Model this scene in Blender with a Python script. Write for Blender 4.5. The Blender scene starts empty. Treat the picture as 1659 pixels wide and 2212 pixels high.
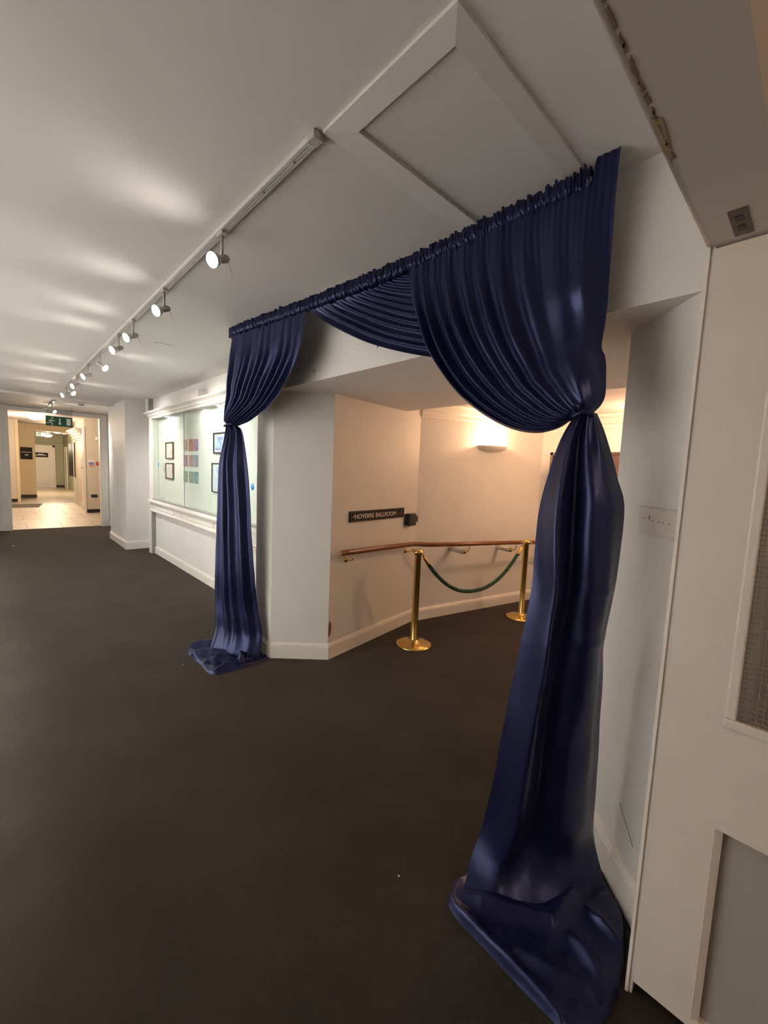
import bpy, bmesh, math, random
from mathutils import Vector, Matrix, noise

random.seed(7)
scene = bpy.context.scene
COL = scene.collection
PI = math.pi

# ------------------------------------------------------------------ camera
cam_data = bpy.data.cameras.new('camera')
cam = bpy.data.objects.new('camera', cam_data)
COL.objects.link(cam)
RIGHT = Vector((0.72848, -0.68380, 0.04168))
UP = Vector((0.03588, 0.09884, 0.99446))
FWD = Vector((0.68413, 0.72294, -0.09654))
cam.matrix_world = Matrix(((RIGHT.x, UP.x, -FWD.x, 0.0), (RIGHT.y, UP.y, -FWD.y, 0.0),
                           (RIGHT.z, UP.z, -FWD.z, 1.5), (0, 0, 0, 1)))
cam_data.sensor_fit = 'HORIZONTAL'
cam_data.sensor_width = 36.0
cam_data.lens = 888.0 / 1659.0 * 36.0
cam_data.clip_start = 0.02
scene.camera = cam

# ------------------------------------------------------------------ world and exposure
world = bpy.data.worlds.new('world')
scene.world = world
world.use_nodes = True
world.node_tree.nodes['Background'].inputs[0].default_value = (1, 0.9, 0.8, 1)
world.node_tree.nodes['Background'].inputs[1].default_value = 0.01
vs = scene.view_settings
vs.view_transform = 'Standard'
vs.look = 'None'
vs.exposure = 0.0
vs.gamma = 1.0
vs.use_curve_mapping = False

SPOT_W = 700.0        # each track lamp beam
STREAK_FILL_W = 5.0        # added fill imitating the ceiling streaks reflected off display glass
SCONCE_W = 27.0
FOYER_W = 36.0
HALL_W = 105.0
ROOM_W = 24.0
NEUTRAL = (1.0, 0.975, 0.935)
WARM = (1.0, 0.57, 0.32)
HALLC = (1.0, 0.77, 0.54)


# ------------------------------------------------------------------ materials
def new_mat(name):
    m = bpy.data.materials.new(name)
    m.use_nodes = True
    return m, m.node_tree, m.node_tree.nodes['Principled BSDF']


def mat(name, col, rough=0.5, metal=0.0, spec=0.5, var=0.0, scale=8.0, bump=0.0, bscale=60.0, col2=None,
        emit=None, estr=0.0, alpha=None, trans=0.0, sheen=0.0, sheentint=None, aniso=0.0, detail=4.0):
    m, nt, b = new_mat(name)
    b.inputs['Base Color'].default_value = (*col, 1)
    b.inputs['Roughness'].default_value = rough
    b.inputs['Metallic'].default_value = metal
    b.inputs['Specular IOR Level'].default_value = spec
    if trans:
        b.inputs['Transmission Weight'].default_value = trans
    if sheen:
        b.inputs['Sheen Weight'].default_value = sheen
        b.inputs['Sheen Roughness'].default_value = 0.35
        b.inputs['Sheen Tint'].default_value = (*(sheentint or col), 1)
    if aniso:
        b.inputs['Anisotropic'].default_value = aniso
    if emit:
        b.inputs['Emission Color'].default_value = (*emit, 1)
        b.inputs['Emission Strength'].default_value = estr
    tc = None
    if var > 0 or col2 or bump > 0:
        tc = nt.nodes.new('ShaderNodeTexCoord')
    if var > 0 or col2:
        n = nt.nodes.new('ShaderNodeTexNoise')
        n.inputs['Scale'].default_value = scale
        n.inputs['Detail'].default_value = detail
        nt.links.new(tc.outputs['Object'], n.inputs['Vector'])
        r = nt.nodes.new('ShaderNodeValToRGB')
        c2 = col2 or tuple(max(0, c * (1 - var)) for c in col)
        r.color_ramp.elements[0].position = 0.3
        r.color_ramp.elements[0].color = (*c2, 1)
        r.color_ramp.elements[1].position = 0.7
        r.color_ramp.elements[1].color = (*col, 1)
        nt.links.new(n.outputs['Fac'], r.inputs['Fac'])
        nt.links.new(r.outputs['Color'], b.inputs['Base Color'])
    if bump > 0:
        n2 = nt.nodes.new('ShaderNodeTexNoise')
        n2.inputs['Scale'].default_value = bscale
        n2.inputs['Detail'].default_value = 3
        nt.links.new(tc.outputs['Object'], n2.inputs['Vector'])
        bp = nt.nodes.new('ShaderNodeBump')
        bp.inputs['Strength'].default_value = bump
        bp.inputs['Distance'].default_value = 0.01
        nt.links.new(n2.outputs['Fac'], bp.inputs['Height'])
        nt.links.new(bp.outputs['Normal'], b.inputs['Normal'])
    return m


M = {}
M['wall'] = mat('wall_paint', (0.67, 0.65, 0.62), 0.6, var=0.05, scale=1.6, bump=0.05, bscale=90)
M['ceil'] = mat('ceiling_paint', (0.70, 0.665, 0.64), 0.6, var=0.04, scale=1.2, bump=0.04, bscale=70)
M['trim'] = mat('trim_paint', (0.74, 0.705, 0.645), 0.4, var=0.06, scale=5, bump=0.03, bscale=40)
M['doorpaint'] = mat('door_paint', (0.67, 0.595, 0.52), 0.42, var=0.05, scale=4, bump=0.03, bscale=50)
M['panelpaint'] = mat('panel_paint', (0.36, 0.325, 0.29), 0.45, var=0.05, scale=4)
M['carpet'] = mat('carpet', (0.046, 0.037, 0.030), 0.95, spec=0.15, sheen=0.12, sheentint=(0.8, 0.7, 0.6), col2=(0.032, 0.025, 0.020), scale=2.2, bump=0.5, bscale=260)
M['tile'] = mat('floor_tile', (0.50, 0.42, 0.34), 0.42, var=0.15, scale=3)
M['grout'] = mat('tile_grout', (0.20, 0.16, 0.13), 0.4, var=0.2, scale=6)
M['hallfloor'] = mat('far_floor', (0.47, 0.40, 0.33), 0.26, var=0.15, scale=2)
M['brass'] = mat('polished_brass', (0.78, 0.55, 0.20), 0.2, metal=1.0, var=0.12, scale=14)
M['wood'] = mat('varnished_wood', (0.21, 0.070, 0.020), 0.25, col2=(0.14, 0.042, 0.012), scale=16)
M['rope'] = mat('green_rope', (0.018, 0.075, 0.038), 0.75, var=0.3, scale=60)
M['black'] = mat('black_plastic', (0.012, 0.012, 0.014), 0.4, var=0.2, scale=30)
M['darksign'] = mat('dark_sign', (0.016, 0.012, 0.011), 0.55, spec=0.2, var=0.3, scale=10)
M['signframe'] = mat('dark_sign_border', (0.10, 0.075, 0.055), 0.4, var=0.2, scale=30)
M['lettering'] = mat('cream_lettering', (0.72, 0.68, 0.60), 0.5, var=0.03, scale=20)
M['fadedletter'] = mat('faded_lettering', (0.16, 0.13, 0.11), 0.5, var=0.1, scale=20)
M['white'] = mat('white_plastic', (0.78, 0.77, 0.74), 0.35, var=0.03, scale=12)
M['offwhite'] = mat('aged_white', (0.62, 0.58, 0.53), 0.4, var=0.06, scale=20)
M['track'] = mat('track_metal', (0.62, 0.61, 0.58), 0.35, metal=0.2, var=0.05, scale=10)
M['lampgrey'] = mat('lamp_grey', (0.50, 0.47, 0.43), 0.4, metal=0.3, var=0.06, scale=25)
M['bulb'] = mat('lamp_face', (1, 1, 1), 0.3, emit=(1.0, 0.95, 0.84), estr=22.0, var=0.01, scale=5)
M['plaster'] = mat('plaster_bowl', (0.85, 0.80, 0.70), 0.55, var=0.04, scale=15)
M['filament'] = mat('warm_bulb', (1, 0.9, 0.7), 0.3, emit=(1.0, 0.70, 0.36), estr=60.0, var=0.01, scale=5)
M['dome'] = mat('dome_diffuser', (1, 0.95, 0.85), 0.3, emit=(1.0, 0.86, 0.66), estr=4.5, var=0.01, scale=5)
M['grey'] = mat('mid_grey', (0.25, 0.24, 0.23), 0.5, var=0.1, scale=12)
M['soffitchip'] = mat('chipped_edge', (0.30, 0.21, 0.15), 0.8, var=0.4, scale=30)
M['chip'] = mat('bare_plaster', (0.23, 0.11, 0.06), 0.8, var=0.4, scale=30)
M['yellowchip'] = mat('old_yellow_paint', (0.45, 0.36, 0.22), 0.7, var=0.3, scale=40)
M['darkskirt'] = mat('dark_skirting', (0.022, 0.017, 0.014), 0.35, var=0.2, scale=10)
M['hallwall'] = mat('hall_wall', (0.60, 0.53, 0.44), 0.55, var=0.05, scale=1.5)
M['hallyellow'] = mat('hall_cream_wall', (0.72, 0.60, 0.40), 0.55, var=0.05, scale=1.5)
M['hallgreen'] = mat('hall_sage_wall', (0.36, 0.37, 0.26), 0.55, var=0.05, scale=1.5)
M['green'] = mat('exit_green', (0.010, 0.085, 0.038), 0.35, var=0.1, scale=10)
M['blue'] = mat('blue_dot', (0.05, 0.33, 0.70), 0.4, var=0.05, scale=20)
M['red'] = mat('alarm_red', (0.45, 0.04, 0.02), 0.4, var=0.1, scale=30)
M['noticeblue'] = mat('notice_blue', (0.20, 0.20, 0.48), 0.5, var=0.1, scale=40)
M['noticered'] = mat('notice_red', (0.60, 0.10, 0.08), 0.5, var=0.1, scale=40)
M['mat'] = mat('door_mat', (0.10, 0.075, 0.055), 0.9, var=0.2, scale=40)
M['frameblack'] = mat('black_frame', (0.03, 0.03, 0.035), 0.35, var=0.2, scale=25)
M['framebrown'] = mat('brown_frame', (0.075, 0.045, 0.032), 0.4, var=0.2, scale=25)
M['paper'] = mat('white_paper', (0.75, 0.73, 0.70), 0.6, var=0.04, scale=12)
M['caseback'] = mat('case_back', (0.76, 0.75, 0.70), 0.6, var=0.03, scale=2)
M['litter'] = mat('litter_scrap', (0.55, 0.55, 0.55), 0.7, var=0.2, scale=60)


def satin():
    m, nt, b = new_mat('navy_satin')
    tc = nt.nodes.new('ShaderNodeTexCoord')
    n = nt.nodes.new('ShaderNodeTexNoise')
    n.inputs['Scale'].default_value = 9
    n.inputs['Detail'].default_value = 3
    nt.links.new(tc.outputs['Object'], n.inputs['Vector'])
    r = nt.nodes.new('ShaderNodeValToRGB')
    r.color_ramp.elements[0].color = (0.0050, 0.0060, 0.028, 1)
    r.color_ramp.elements[1].color = (0.0060, 0.0074, 0.034, 1)
    nt.links.new(n.outputs['Fac'], r.inputs['Fac'])
    nt.links.new(r.outputs['Color'], b.inputs['Base Color'])
    b.inputs['Roughness'].default_value = 0.34
    b.inputs['Specular IOR Level'].default_value = 0.75
    b.inputs['Specular Tint'].default_value = (0.42, 0.49, 1.0, 1)
    b.inputs['Sheen Weight'].default_value = 0.06
    b.inputs['Sheen Roughness'].default_value = 0.4
    b.inputs['Sheen Tint'].default_value = (0.25, 0.32, 0.9, 1)
    n2 = nt.nodes.new('ShaderNodeTexNoise')
    n2.inputs['Scale'].default_value = 26
    n2.inputs['Detail'].default_value = 2
    nt.links.new(tc.outputs['Object'], n2.inputs['Vector'])
    bp = nt.nodes.new('ShaderNodeBump')
    bp.inputs['Strength'].default_value = 0.12
    bp.inputs['Distance'].default_value = 0.01
    nt.links.new(n2.outputs['Fac'], bp.inputs['Height'])
    nt.links.new(bp.outputs['Normal'], b.inputs['Normal'])
    return m


M['satin'] = satin()


def glass_mat(name, tint, refl):
    m = bpy.data.materials.new(name)
    m.use_nodes = True
    nt = m.node_tree
    nt.nodes.clear()
    out = nt.nodes.new('ShaderNodeOutputMaterial')
    mix = nt.nodes.new('ShaderNodeMixShader')
    t = nt.nodes.new('ShaderNodeBsdfTransparent')
    t.inputs[0].default_value = (*tint, 1)
    g = nt.nodes.new('ShaderNodeBsdfGlossy')
    g.inputs['Roughness'].default_value = 0.03
    lw = nt.nodes.new('ShaderNodeLayerWeight')
    lw.inputs['Blend'].default_value = 0.5
    pw = nt.nodes.new('ShaderNodeMath')
    pw.operation = 'POWER'
    pw.inputs[1].default_value = 5.0
    ma = nt.nodes.new('ShaderNodeMath')
    ma.operation = 'MULTIPLY_ADD'
    ma.inputs[1].default_value = refl
    ma.inputs[2].default_value = 0.02
    nt.links.new(lw.outputs['Facing'], pw.inputs[0])
    nt.links.new(pw.outputs[0], ma.inputs[0])
    nt.links.new(ma.outputs[0], mix.inputs[0])
    nt.links.new(t.outputs[0], mix.inputs[1])
    nt.links.new(g.outputs[0], mix.inputs[2])
    nt.links.new(mix.outputs[0], out.inputs[0])
    return m


M['glass'] = glass_mat('clear_glass', (0.95, 0.98, 0.965), 0.7)
M['acrylic'] = glass_mat('clear_acrylic', (0.80, 0.80, 0.82), 0.6)


def abstract_mat(name, c1, c2, c3, scale, loc):
    m, nt, b = new_mat(name)
    tc = nt.nodes.new('ShaderNodeTexCoord')
    mp = nt.nodes.new('ShaderNodeMapping')
    mp.inputs['Location'].default_value = loc
    nt.links.new(tc.outputs['Object'], mp.inputs['Vector'])
    n = nt.nodes.new('ShaderNodeTexNoise')
    n.inputs['Scale'].default_value = scale
    n.inputs['Detail'].default_value = 2
    n.inputs['Distortion'].default_value = 1.2
    nt.links.new(mp.outputs[0], n.inputs['Vector'])
    r = nt.nodes.new('ShaderNodeValToRGB')
    e = r.color_ramp.elements
    e[0].position, e[0].color = 0.33, (*c1, 1)
    e[1].position, e[1].color = 0.66, (*c3, 1)
    k = e.new(0.5)
    k.color = (*c2, 1)
    nt.links.new(n.outputs['Fac'], r.inputs['Fac'])
    nt.links.new(r.outputs['Color'], b.inputs['Base Color'])
    b.inputs['Roughness'].default_value = 0.5
    return m


# ------------------------------------------------------------------ mesh helpers
class MB:
    def __init__(self):
        self.v, self.f, self.s = [], [], []

    def add(self, vs_, fs_, smooth=False):
        o = len(self.v)
        self.v += [tuple(p) for p in vs_]
        self.f += [tuple(i + o for i in f) for f in fs_]
        self.s += [smooth] * len(fs_)
        return self

    def box(self, a, b):
        x0, y0, z0 = (min(a[i], b[i]) for i in range(3))
        x1, y1, z1 = (max(a[i], b[i]) for i in range(3))
        return self.add([(x0, y0, z0), (x1, y0, z0), (x1, y1, z0), (x0, y1, z0), (x0, y0, z1), (x1, y0, z1), (x1, y1, z1), (x0, y1, z1)],
                        [(0, 3, 2, 1), (4, 5, 6, 7), (0, 1, 5, 4), (1, 2, 6, 5), (2, 3, 7, 6), (3, 0, 4, 7)])

    def obox(self, c, ax, ay, az):
        """box at centre c with half-axis vectors"""
        c, ax, ay, az = Vector(c), Vector(ax), Vector(ay), Vector(az)
        vs_ = [c + ax * i + ay * j + az * k for k in (-1, 1) for (i, j) in ((-1, -1), (1, -1), (1, 1), (-1, 1))]
        return self.add(vs_, [(0, 3, 2, 1), (4, 5, 6, 7), (0, 1, 5, 4), (1, 2, 6, 5), (2, 3, 7, 6), (3, 0, 4, 7)])

    def prism(self, poly, z0, z1):
        n = len(poly)
        area = sum(poly[i][0] * poly[(i + 1) % n][1] - poly[(i + 1) % n][0] * poly[i][1] for i in range(n))
        if area < 0:
            poly = poly[::-1]
        vs_ = [(x, y, z0) for x, y in poly] + [(x, y, z1) for x, y in poly]
        fs_ = [tuple(range(n - 1, -1, -1)), tuple(range(n, 2 * n))] + [(i, (i + 1) % n, n + (i + 1) % n, n + i) for i in range(n)]
        return self.add(vs_, fs_)

    def tube(self, pts, rad, n=12, cap=True, smooth=True, close=False):
        pts = [Vector(p) for p in pts]
        rads = rad if isinstance(rad, (list, tuple)) else [rad] * len(pts)
        vs_, fs_ = [], []
        prev = None
        for i, p in enumerate(pts):
            a = pts[i - 1] if i else p
            b = pts[i + 1] if i < len(pts) - 1 else p
            t = (b - a).normalized()
            if prev is None:
                ref = Vector((0, 0, 1)) if abs(t.z) < 0.9 else Vector((1, 0, 0))
                u = t.cross(ref).normalized()
            else:
                u = (prev - t * prev.dot(t)).normalized()
            prev = u
            w = t.cross(u)
            for k in range(n):
                a_ = 2 * PI * k / n
                vs_.append(p + (u * math.cos(a_) + w * math.sin(a_)) * rads[i])
        for i in range(len(pts) - 1):
            for k in range(n):
                k2 = (k + 1) % n
                fs_.append((i * n + k, i * n + k2, (i + 1) * n + k2, (i + 1) * n + k))
        self.add(vs_, fs_, smooth)
        if cap:
            o = len(self.v) - len(vs_)
            self.f.append(tuple(o + k for k in range(n - 1, -1, -1)))
            self.f.append(tuple(o + (len(pts) - 1) * n + k for k in range(n)))
            self.s += [False, False]
        return self

    def lathe(self, prof, c=(0, 0, 0), n=32, axis=None, smooth=True):
        """profile of (radius, height) about an axis direction through c"""
        c = Vector(c)
        t = Vector(axis or (0, 0, 1)).normalized()
        ref = Vector((1, 0, 0)) if abs(t.x) < 0.9 else Vector((0, 1, 0))
        u = (ref - t * ref.dot(t)).normalized()
        w = t.cross(u)
        vs_, fs_ = [], []
        for r, h in prof:
            for k in range(n):
                a = 2 * PI * k / n
                vs_.append(c + t * h + (u * math.cos(a) + w * math.sin(a)) * max(r, 1e-4))
        for i in range(len(prof) - 1):
            for k in range(n):
                k2 = (k + 1) % n
                fs_.append((i * n + k, i * n + k2, (i + 1) * n + k2, (i + 1) * n + k))
        return self.add(vs_, fs_, smooth)

    def grid(self, rows, close_u=False, smooth=True):
        m, n = len(rows), len(rows[0])
        vs_ = [p for r in rows for p in r]
        fs_ = []
        for i in range(m - 1):
            for k in range(n if close_u else n - 1):
                k2 = (k + 1) % n
                fs_.append((i * n + k, i * n + k2, (i + 1) * n + k2, (i + 1) * n + k))
        return self.add(vs_, fs_, smooth)

    def build(self, name, material, parent=None, bevel=0.0):
        me = bpy.data.meshes.new(name)
        me.from_pydata([tuple(p) for p in self.v], [], self.f)
        me.polygons.foreach_set('use_smooth', self.s)
        me.materials.append(M[material] if isinstance(material, str) else material)
        me.update()
        o = bpy.data.objects.new(name, me)
        COL.objects.link(o)
        if bevel:
            bm = o.modifiers.new('edge', 'BEVEL')
            bm.width = bevel
            bm.segments = 2
            bm.limit_method = 'ANGLE'
        if parent is not None:
            attach(o, parent)
        return o


def world_loc(o):
    p = Vector((0, 0, 0))
    while o is not None:
        p = p + o.location
        o = o.parent
    return p


def attach(o, parent):
    """parent o whose mesh is written in the scene's coordinates"""
    o.parent = parent
    o.location = -world_loc(parent)


def box(name, a, b, material, parent=None, bevel=0.0):
    return MB().box(a, b).build(name, material, parent, bevel)


def tag(o, label, cat, group=None):
    o['label'] = label
    o['category'] = cat
    if group:
        o['group'] = group
    return o


def struct(o, label=None):
    o['kind'] = 'structure'
    if label:
        o['label'] = label
    return o


def stuff(o):
    o['kind'] = 'stuff'
    return o


def thing(name, label, cat, loc, group=None):
    o = bpy.data.objects.new(name, None)
    o.empty_display_size = 0.05
    o.location = loc
    COL.objects.link(o)
    return tag(o, label, cat, group)


def copy_tree(o, parent=None):
    c = o.copy()
    COL.objects.link(c)
    c.parent = parent
    for ch in o.children:
        copy_tree(ch, c)
    return c


def light(name, kind, loc, energy, color, parent=None, size=0.05, target=None, spot=None, blend=0.6):
    d = bpy.data.lights.new(name, kind)
    d.energy = energy
    d.color = color
    if kind == 'SPOT':
        d.spot_size = math.radians(spot)
        d.spot_blend = blend
        d.shadow_soft_size = size
    elif kind == 'POINT':
        d.shadow_soft_size = size
    elif kind == 'AREA':
        d.size = size
    o = bpy.data.objects.new(name, d)
    COL.objects.link(o)
    o.location = loc
    if target is not None:
        o.rotation_euler = (Vector(target) - Vector(loc)).to_track_quat('-Z', 'Y').to_euler()
    if parent is not None:
        o.parent = parent
        o.location = Vector(loc) - world_loc(parent)
    return o


def text_mesh(name, body, size, origin, xdir, updir, material, parent=None, depth=0.0015, width=None, align='LEFT'):
    cu = bpy.data.curves.new(name, 'FONT')
    cu.body = body
    cu.size = size
    cu.align_x = align
    cu.extrude = depth
    cu.resolution_u = 3
    t = bpy.data.objects.new(name + '_tmp', cu)
    COL.objects.link(t)
    bpy.context.view_layer.update()
    me = bpy.data.meshes.new_from_object(t.evaluated_get(bpy.context.evaluated_depsgraph_get()))
    bpy.data.objects.remove(t)
    bpy.data.curves.remove(cu)
    xs = [v.co.x for v in me.vertices]
    k = 1.0
    if width:
        k = width / (max(xs) - min(xs))
    x0 = min(xs) if align == 'LEFT' else 0
    X = Vector(xdir).normalized()
    U = Vector(updir).normalized()
    N = X.cross(U)
    O = Vector(origin)
    for v in me.vertices:
        v.co = O + X * ((v.co.x - x0) * k) + U * v.co.y + N * v.co.z
    me.name = name
    me.materials.clear()
    me.materials.append(M[material])
    o = bpy.data.objects.new(name, me)
    COL.objects.link(o)
    if parent is not None:
        attach(o, parent)
    return o


def lerp(a, b, t):
    return a + (b - a) * t


def smooth01(t):
    t = max(0.0, min(1.0, t))
    return t * t * (3 - 2 * t)


def curve_fn(pts):
    """arc-length parametrised smooth (Catmull-Rom) curve through points"""
    P = [Vector(p) for p in pts]
    ext = [P[0] * 2 - P[1]] + P + [P[-1] * 2 - P[-2]]
    dense = []
    for i in range(1, len(ext) - 2):
        p0, p1, p2, p3 = ext[i - 1:i + 3]
        for k in range(16):
            t = k / 16
            dense.append(0.5 * ((2 * p1) + (p2 - p0) * t + (2 * p0 - 5 * p1 + 4 * p2 - p3) * t * t + (3 * p1 - p0 - 3 * p2 + p3) * t ** 3))
    dense.append(P[-1])
    acc = [0.0]
    for i in range(1, len(dense)):
        acc.append(acc[-1] + (dense[i] - dense[i - 1]).length)
    L = acc[-1]

    def f(t):
        d = max(0, min(1, t)) * L
        lo, hi = 0, len(acc) - 1
        while hi - lo > 1:
            m = (lo + hi) // 2
            if acc[m] <= d:
                lo = m
            else:
                hi = m
        seg = acc[hi] - acc[lo]
        return dense[lo].lerp(dense[hi], (d - acc[lo]) / seg if seg > 1e-9 else 0)
    return f


# ------------------------------------------------------------------ the setting
CZ = 2.518            # corridor ceiling
SZ = 2.07             # soffit of the opening
BX = 1.535            # corridor face of beam and pier

struct(box('floor', (-1.7, -3.2, -0.06), (6.4, 11.28, 0.0), 'carpet'), 'dark brown-black carpet of the corridor')
struct(MB().prism([(-1.7, 0.118), (BX + 0.02, 0.118), (BX + 0.02, 3.0), (2.2, 3.0), (2.2, 11.3), (-1.7, 11.3)], CZ, CZ + 0.08).build('ceiling', 'ceil'))
struct(box('wall_left', (-1.72, -3.2, 0), (-1.6, 11.3, CZ), 'wall'))

# the deep beam over the opening with its soffit
beam = struct(MB().prism([(BX, 0.02), (2.795, 0.02), (2.795, 2.712), (1.872, 2.566), (BX, 2.868)], SZ, CZ + 0.05).build('trim_1', 'ceil'),
              'deep white beam and lowered soffit above the curtained opening')
box('plaster_patch', (BX - 0.004, 1.80, 2.215), (BX, 1.91, 2.245), 'trim', beam)
for (y, z) in ((1.72, 2.17), (1.5, 2.12), (2.33, 2.125)):
    box('scuff_mark', (BX - 0.0015, y, z), (BX, y + 0.012, z + 0.02), 'grey', beam)

# pier with a splayed corner, and the wall with the sign
pier = struct(MB().prism([(BX, 2.868), (1.872, 2.566), (3.046, 2.748), (3.046, 3.35), (BX, 3.13)], 0, CZ).build('wall_pier', 'wall'))
MB().add([(1.874, 2.5655, 0.20), (1.876, 2.5655, 0.29), (1.895, 2.569, 0.31), (1.908, 2.571, 0.26), (1.903, 2.570, 0.20), (1.885, 2.567, 0.17)],
         [(0, 5, 4, 3, 2, 1)]).build('bare_patch', 'chip', pier)

WA, WB = Vector((3.046, 2.748, 0)), Vector((4.86, 2.364, 0))
WD = (WB - WA).normalized()
WN = Vector((WD.y, -WD.x, 0))          # out of the warm wall, into the foyer
SA, SB = Vector((1.872, 2.566, 0)), Vector((3.046, 2.748, 0))
SD = (SB - SA).normalized()
SN = Vector((SD.y, -SD.x, 0))
PA, PB = Vector((BX, 2.868, 0)), Vector((1.872, 2.566, 0))
PD = (PB - PA).normalized()
PN = Vector((PD.y, -PD.x, 0))

struct(MB().prism([WA.xy, WB.xy, (WB.x + 0.3, WB.y + 0.3), (3.046, 3.3)], 0, 2.6).build('wall_foyer', 'wall'))
EX = 4.845
struct(box('wall_foyer_end', (EX, 0.12, 0), (EX + 0.12, 2.50, 2.6), 'wall'))
struct(MB().prism([(2.70, 0.02), (5.0, 0.02), (5.0, 2.9), (2.70, 2.9)], 2.215, 2.30).build('ceiling_foyer', 'ceil'))
# splayed right-hand wall between the doorway and the foyer
stub = struct(MB().prism([(1.50, 0.26), (1.80, 0.56), (4.9, 0.56), (4.9, 0.12), (1.42, 0.12), (1.42, 0.26)], 0, SZ).build('wall_right_splay', 'wall'))
RA, RB = Vector((1.50, 0.26, 0)), Vector((1.80, 0.56, 0))
RD = (RB - RA).normalized()
RN = Vector((-RD.y, RD.x, 0))
struct(MB().prism([(1.42, 0.254), (1.50, 0.254), (1.56, 0.32), (1.56, 0.12), (1.42, 0.12)], 0, CZ).build('wall_right_reveal', 'wall'))
# marks on the splayed wall
MB().tube([RA.lerp(RB, 0.45) + RN * 0.001 + Vector((0, 0, 0.32)), RA.lerp(RB, 0.22) + RN * 0.001 + Vector((0, 0, 0.24))], 0.0012, 6).build('scratch', 'grey', stub)


def skirt(name, a, b, n, h=0.125, d=0.018, material='trim', ext0=0.0, ext1=0.0):
    """moulded skirting board along a wall from a to b, n pointing into the room"""
    a, b = Vector(a), Vector(b)
    t = (b - a).normalized()
    a = a - t * ext0
    b = b + t * ext1
    prof = [(0, 0), (d, 0), (d, h * 0.80), (d * 0.72, h * 0.82), (d * 0.78, h * 0.88), (d * 0.45, h * 0.98), (0, h)]
    vs_ = [a + n * x + Vector((0, 0, z)) for x, z in prof] + [b + n * x + Vector((0, 0, z)) for x, z in prof]
    k = len(prof)
    fs_ = [(i, (i + 1) % k, k + (i + 1) % k, k + i) for i in range(k)] + [tuple(range(k))[::-1], tuple(range(k, 2 * k))]
    return MB().add(vs_, fs_).build(name, material)


struct(skirt('baseboard_splay', PA, PB, PN, ext1=0.008))
struct(skirt('baseboard_sign', SA, SB, SN, ext0=0.008))
struct(skirt('baseboard_foyer', WA, WB, WN, h=0.118, d=0.03, ext0=0.02))
struct(skirt('baseboard_foyer_end', (EX, 2.36, 0), (EX, 0.56, 0), Vector((-1, 0, 0))))
struct(skirt('baseboard_right', RA, RB, RN, h=0.15, d=0.02))
struct(skirt('baseboard_pier', (BX, 3.13, 0), (BX, 2.868, 0), Vector((-1, 0, 0))))


def cornice(name, a, b, n, z0=2.05, z1=2.215):
    a, b = Vector(a), Vector(b)
    prof = [(0, z0), (0.012, z0), (0.012, z0 + 0.02), (0.02, z0 + 0.03), (0.02, z0 + 0.06), (0.04, z0 + 0.075), (0.065, z0 + 0.12),
            (0.10, z0 + 0.14), (0.10, z1), (0, z1)]
    vs_ = [a + n * x + Vector((0, 0, z)) for x, z in prof] + [b + n * x + Vector((0, 0, z)) for x, z in prof]
    k = len(prof)
    fs_ = [(i, (i + 1) % k, k + (i + 1) % k, k + i) for i in range(k)] + [tuple(range(k))[::-1], tuple(range(k, 2 * k))]
    return struct(MB().add(vs_, fs_).build(name, 'trim'))


cornice('trim_2', WA, WB, WN)
cornice('trim_3', (EX, 2.36, 0), (EX, 0.56, 0), Vector((-1, 0, 0)))

# wall behind the display case, pillar, end wall
struct(box('wall_right', (1.95, 3.0, 0), (2.07, 8.1, CZ), 'wall'))
struct(box('wall_right_dado', (1.90, 3.2, 0), (1.95, 7.62, 0.72), 'wall'))
struct(box('wall_right_upper', (1.90, 3.2, 2.27), (1.95, 7.9, CZ), 'wall'))
struct(skirt('baseboard_case', (1.90, 7.56, 0), (1.90, 3.2, 0), Vector((-1, 0, 0)), h=0.12))
struct(box('wall_pillar', (1.59, 8.03, 0), (2.07, 9.40, CZ), 'wall'))
struct(skirt('baseboard_pillar', (1.59, 8.03, 0), (2.0, 8.03, 0), Vector((0, -1, 0)), h=0.14, ext0=0.018))
struct(skirt('baseboard_pillar_side', (1.59, 9.40, 0), (1.59, 8.03, 0), Vector((-1, 0, 0)), h=0.14))
struct(box('wall_right_far', (2.0, 9.4, 0), (2.12, 11.3, CZ), 'wall'))
struct(box('trim_4', (-1.6, 8.82, CZ - 0.03), (1.59, 8.98, CZ), 'ceil'), 'shallow ceiling rib by the far doorway')
ew = struct(MB().box((-1.6, 11.2, 0), (0.21, 11.34, CZ)).box((1.72, 11.2, 0), (2.0, 11.34, CZ)).box((0.21, 11.2, 2.425), (1.72, 11.34, CZ)).build('wall_end', 'wall'))
struct(skirt('baseboard_end', (1.86, 11.2, 0), (2.0, 11.2, 0), Vector((0, -1, 0))))
struct(skirt('baseboard_end_left', (-1.6, 11.2, 0), (0.05, 11.2, 0), Vector((0, -1, 0))))
# architrave of the far doorway
arch = struct(MB().box((0.06, 11.17, 0), (0.21, 11.2, 2.52)).build('door_2', 'trim'), 'grey-white door frame at the end of the corridor')
box('architrave_side', (1.72, 11.17, 0), (1.86, 11.2, 2.50), 'trim', arch)
box('architrave_bead', (1.745, 11.155, 0), (1.78, 11.17, 2.47), 'trim', arch)
box('architrave_bead', (0.13, 11.155, 0), (0.17, 11.17, 2.47), 'trim', arch)
box('architrave_head', (0.21, 11.17, 2.425), (1.72, 11.2, 2.50), 'trim', arch)

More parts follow.
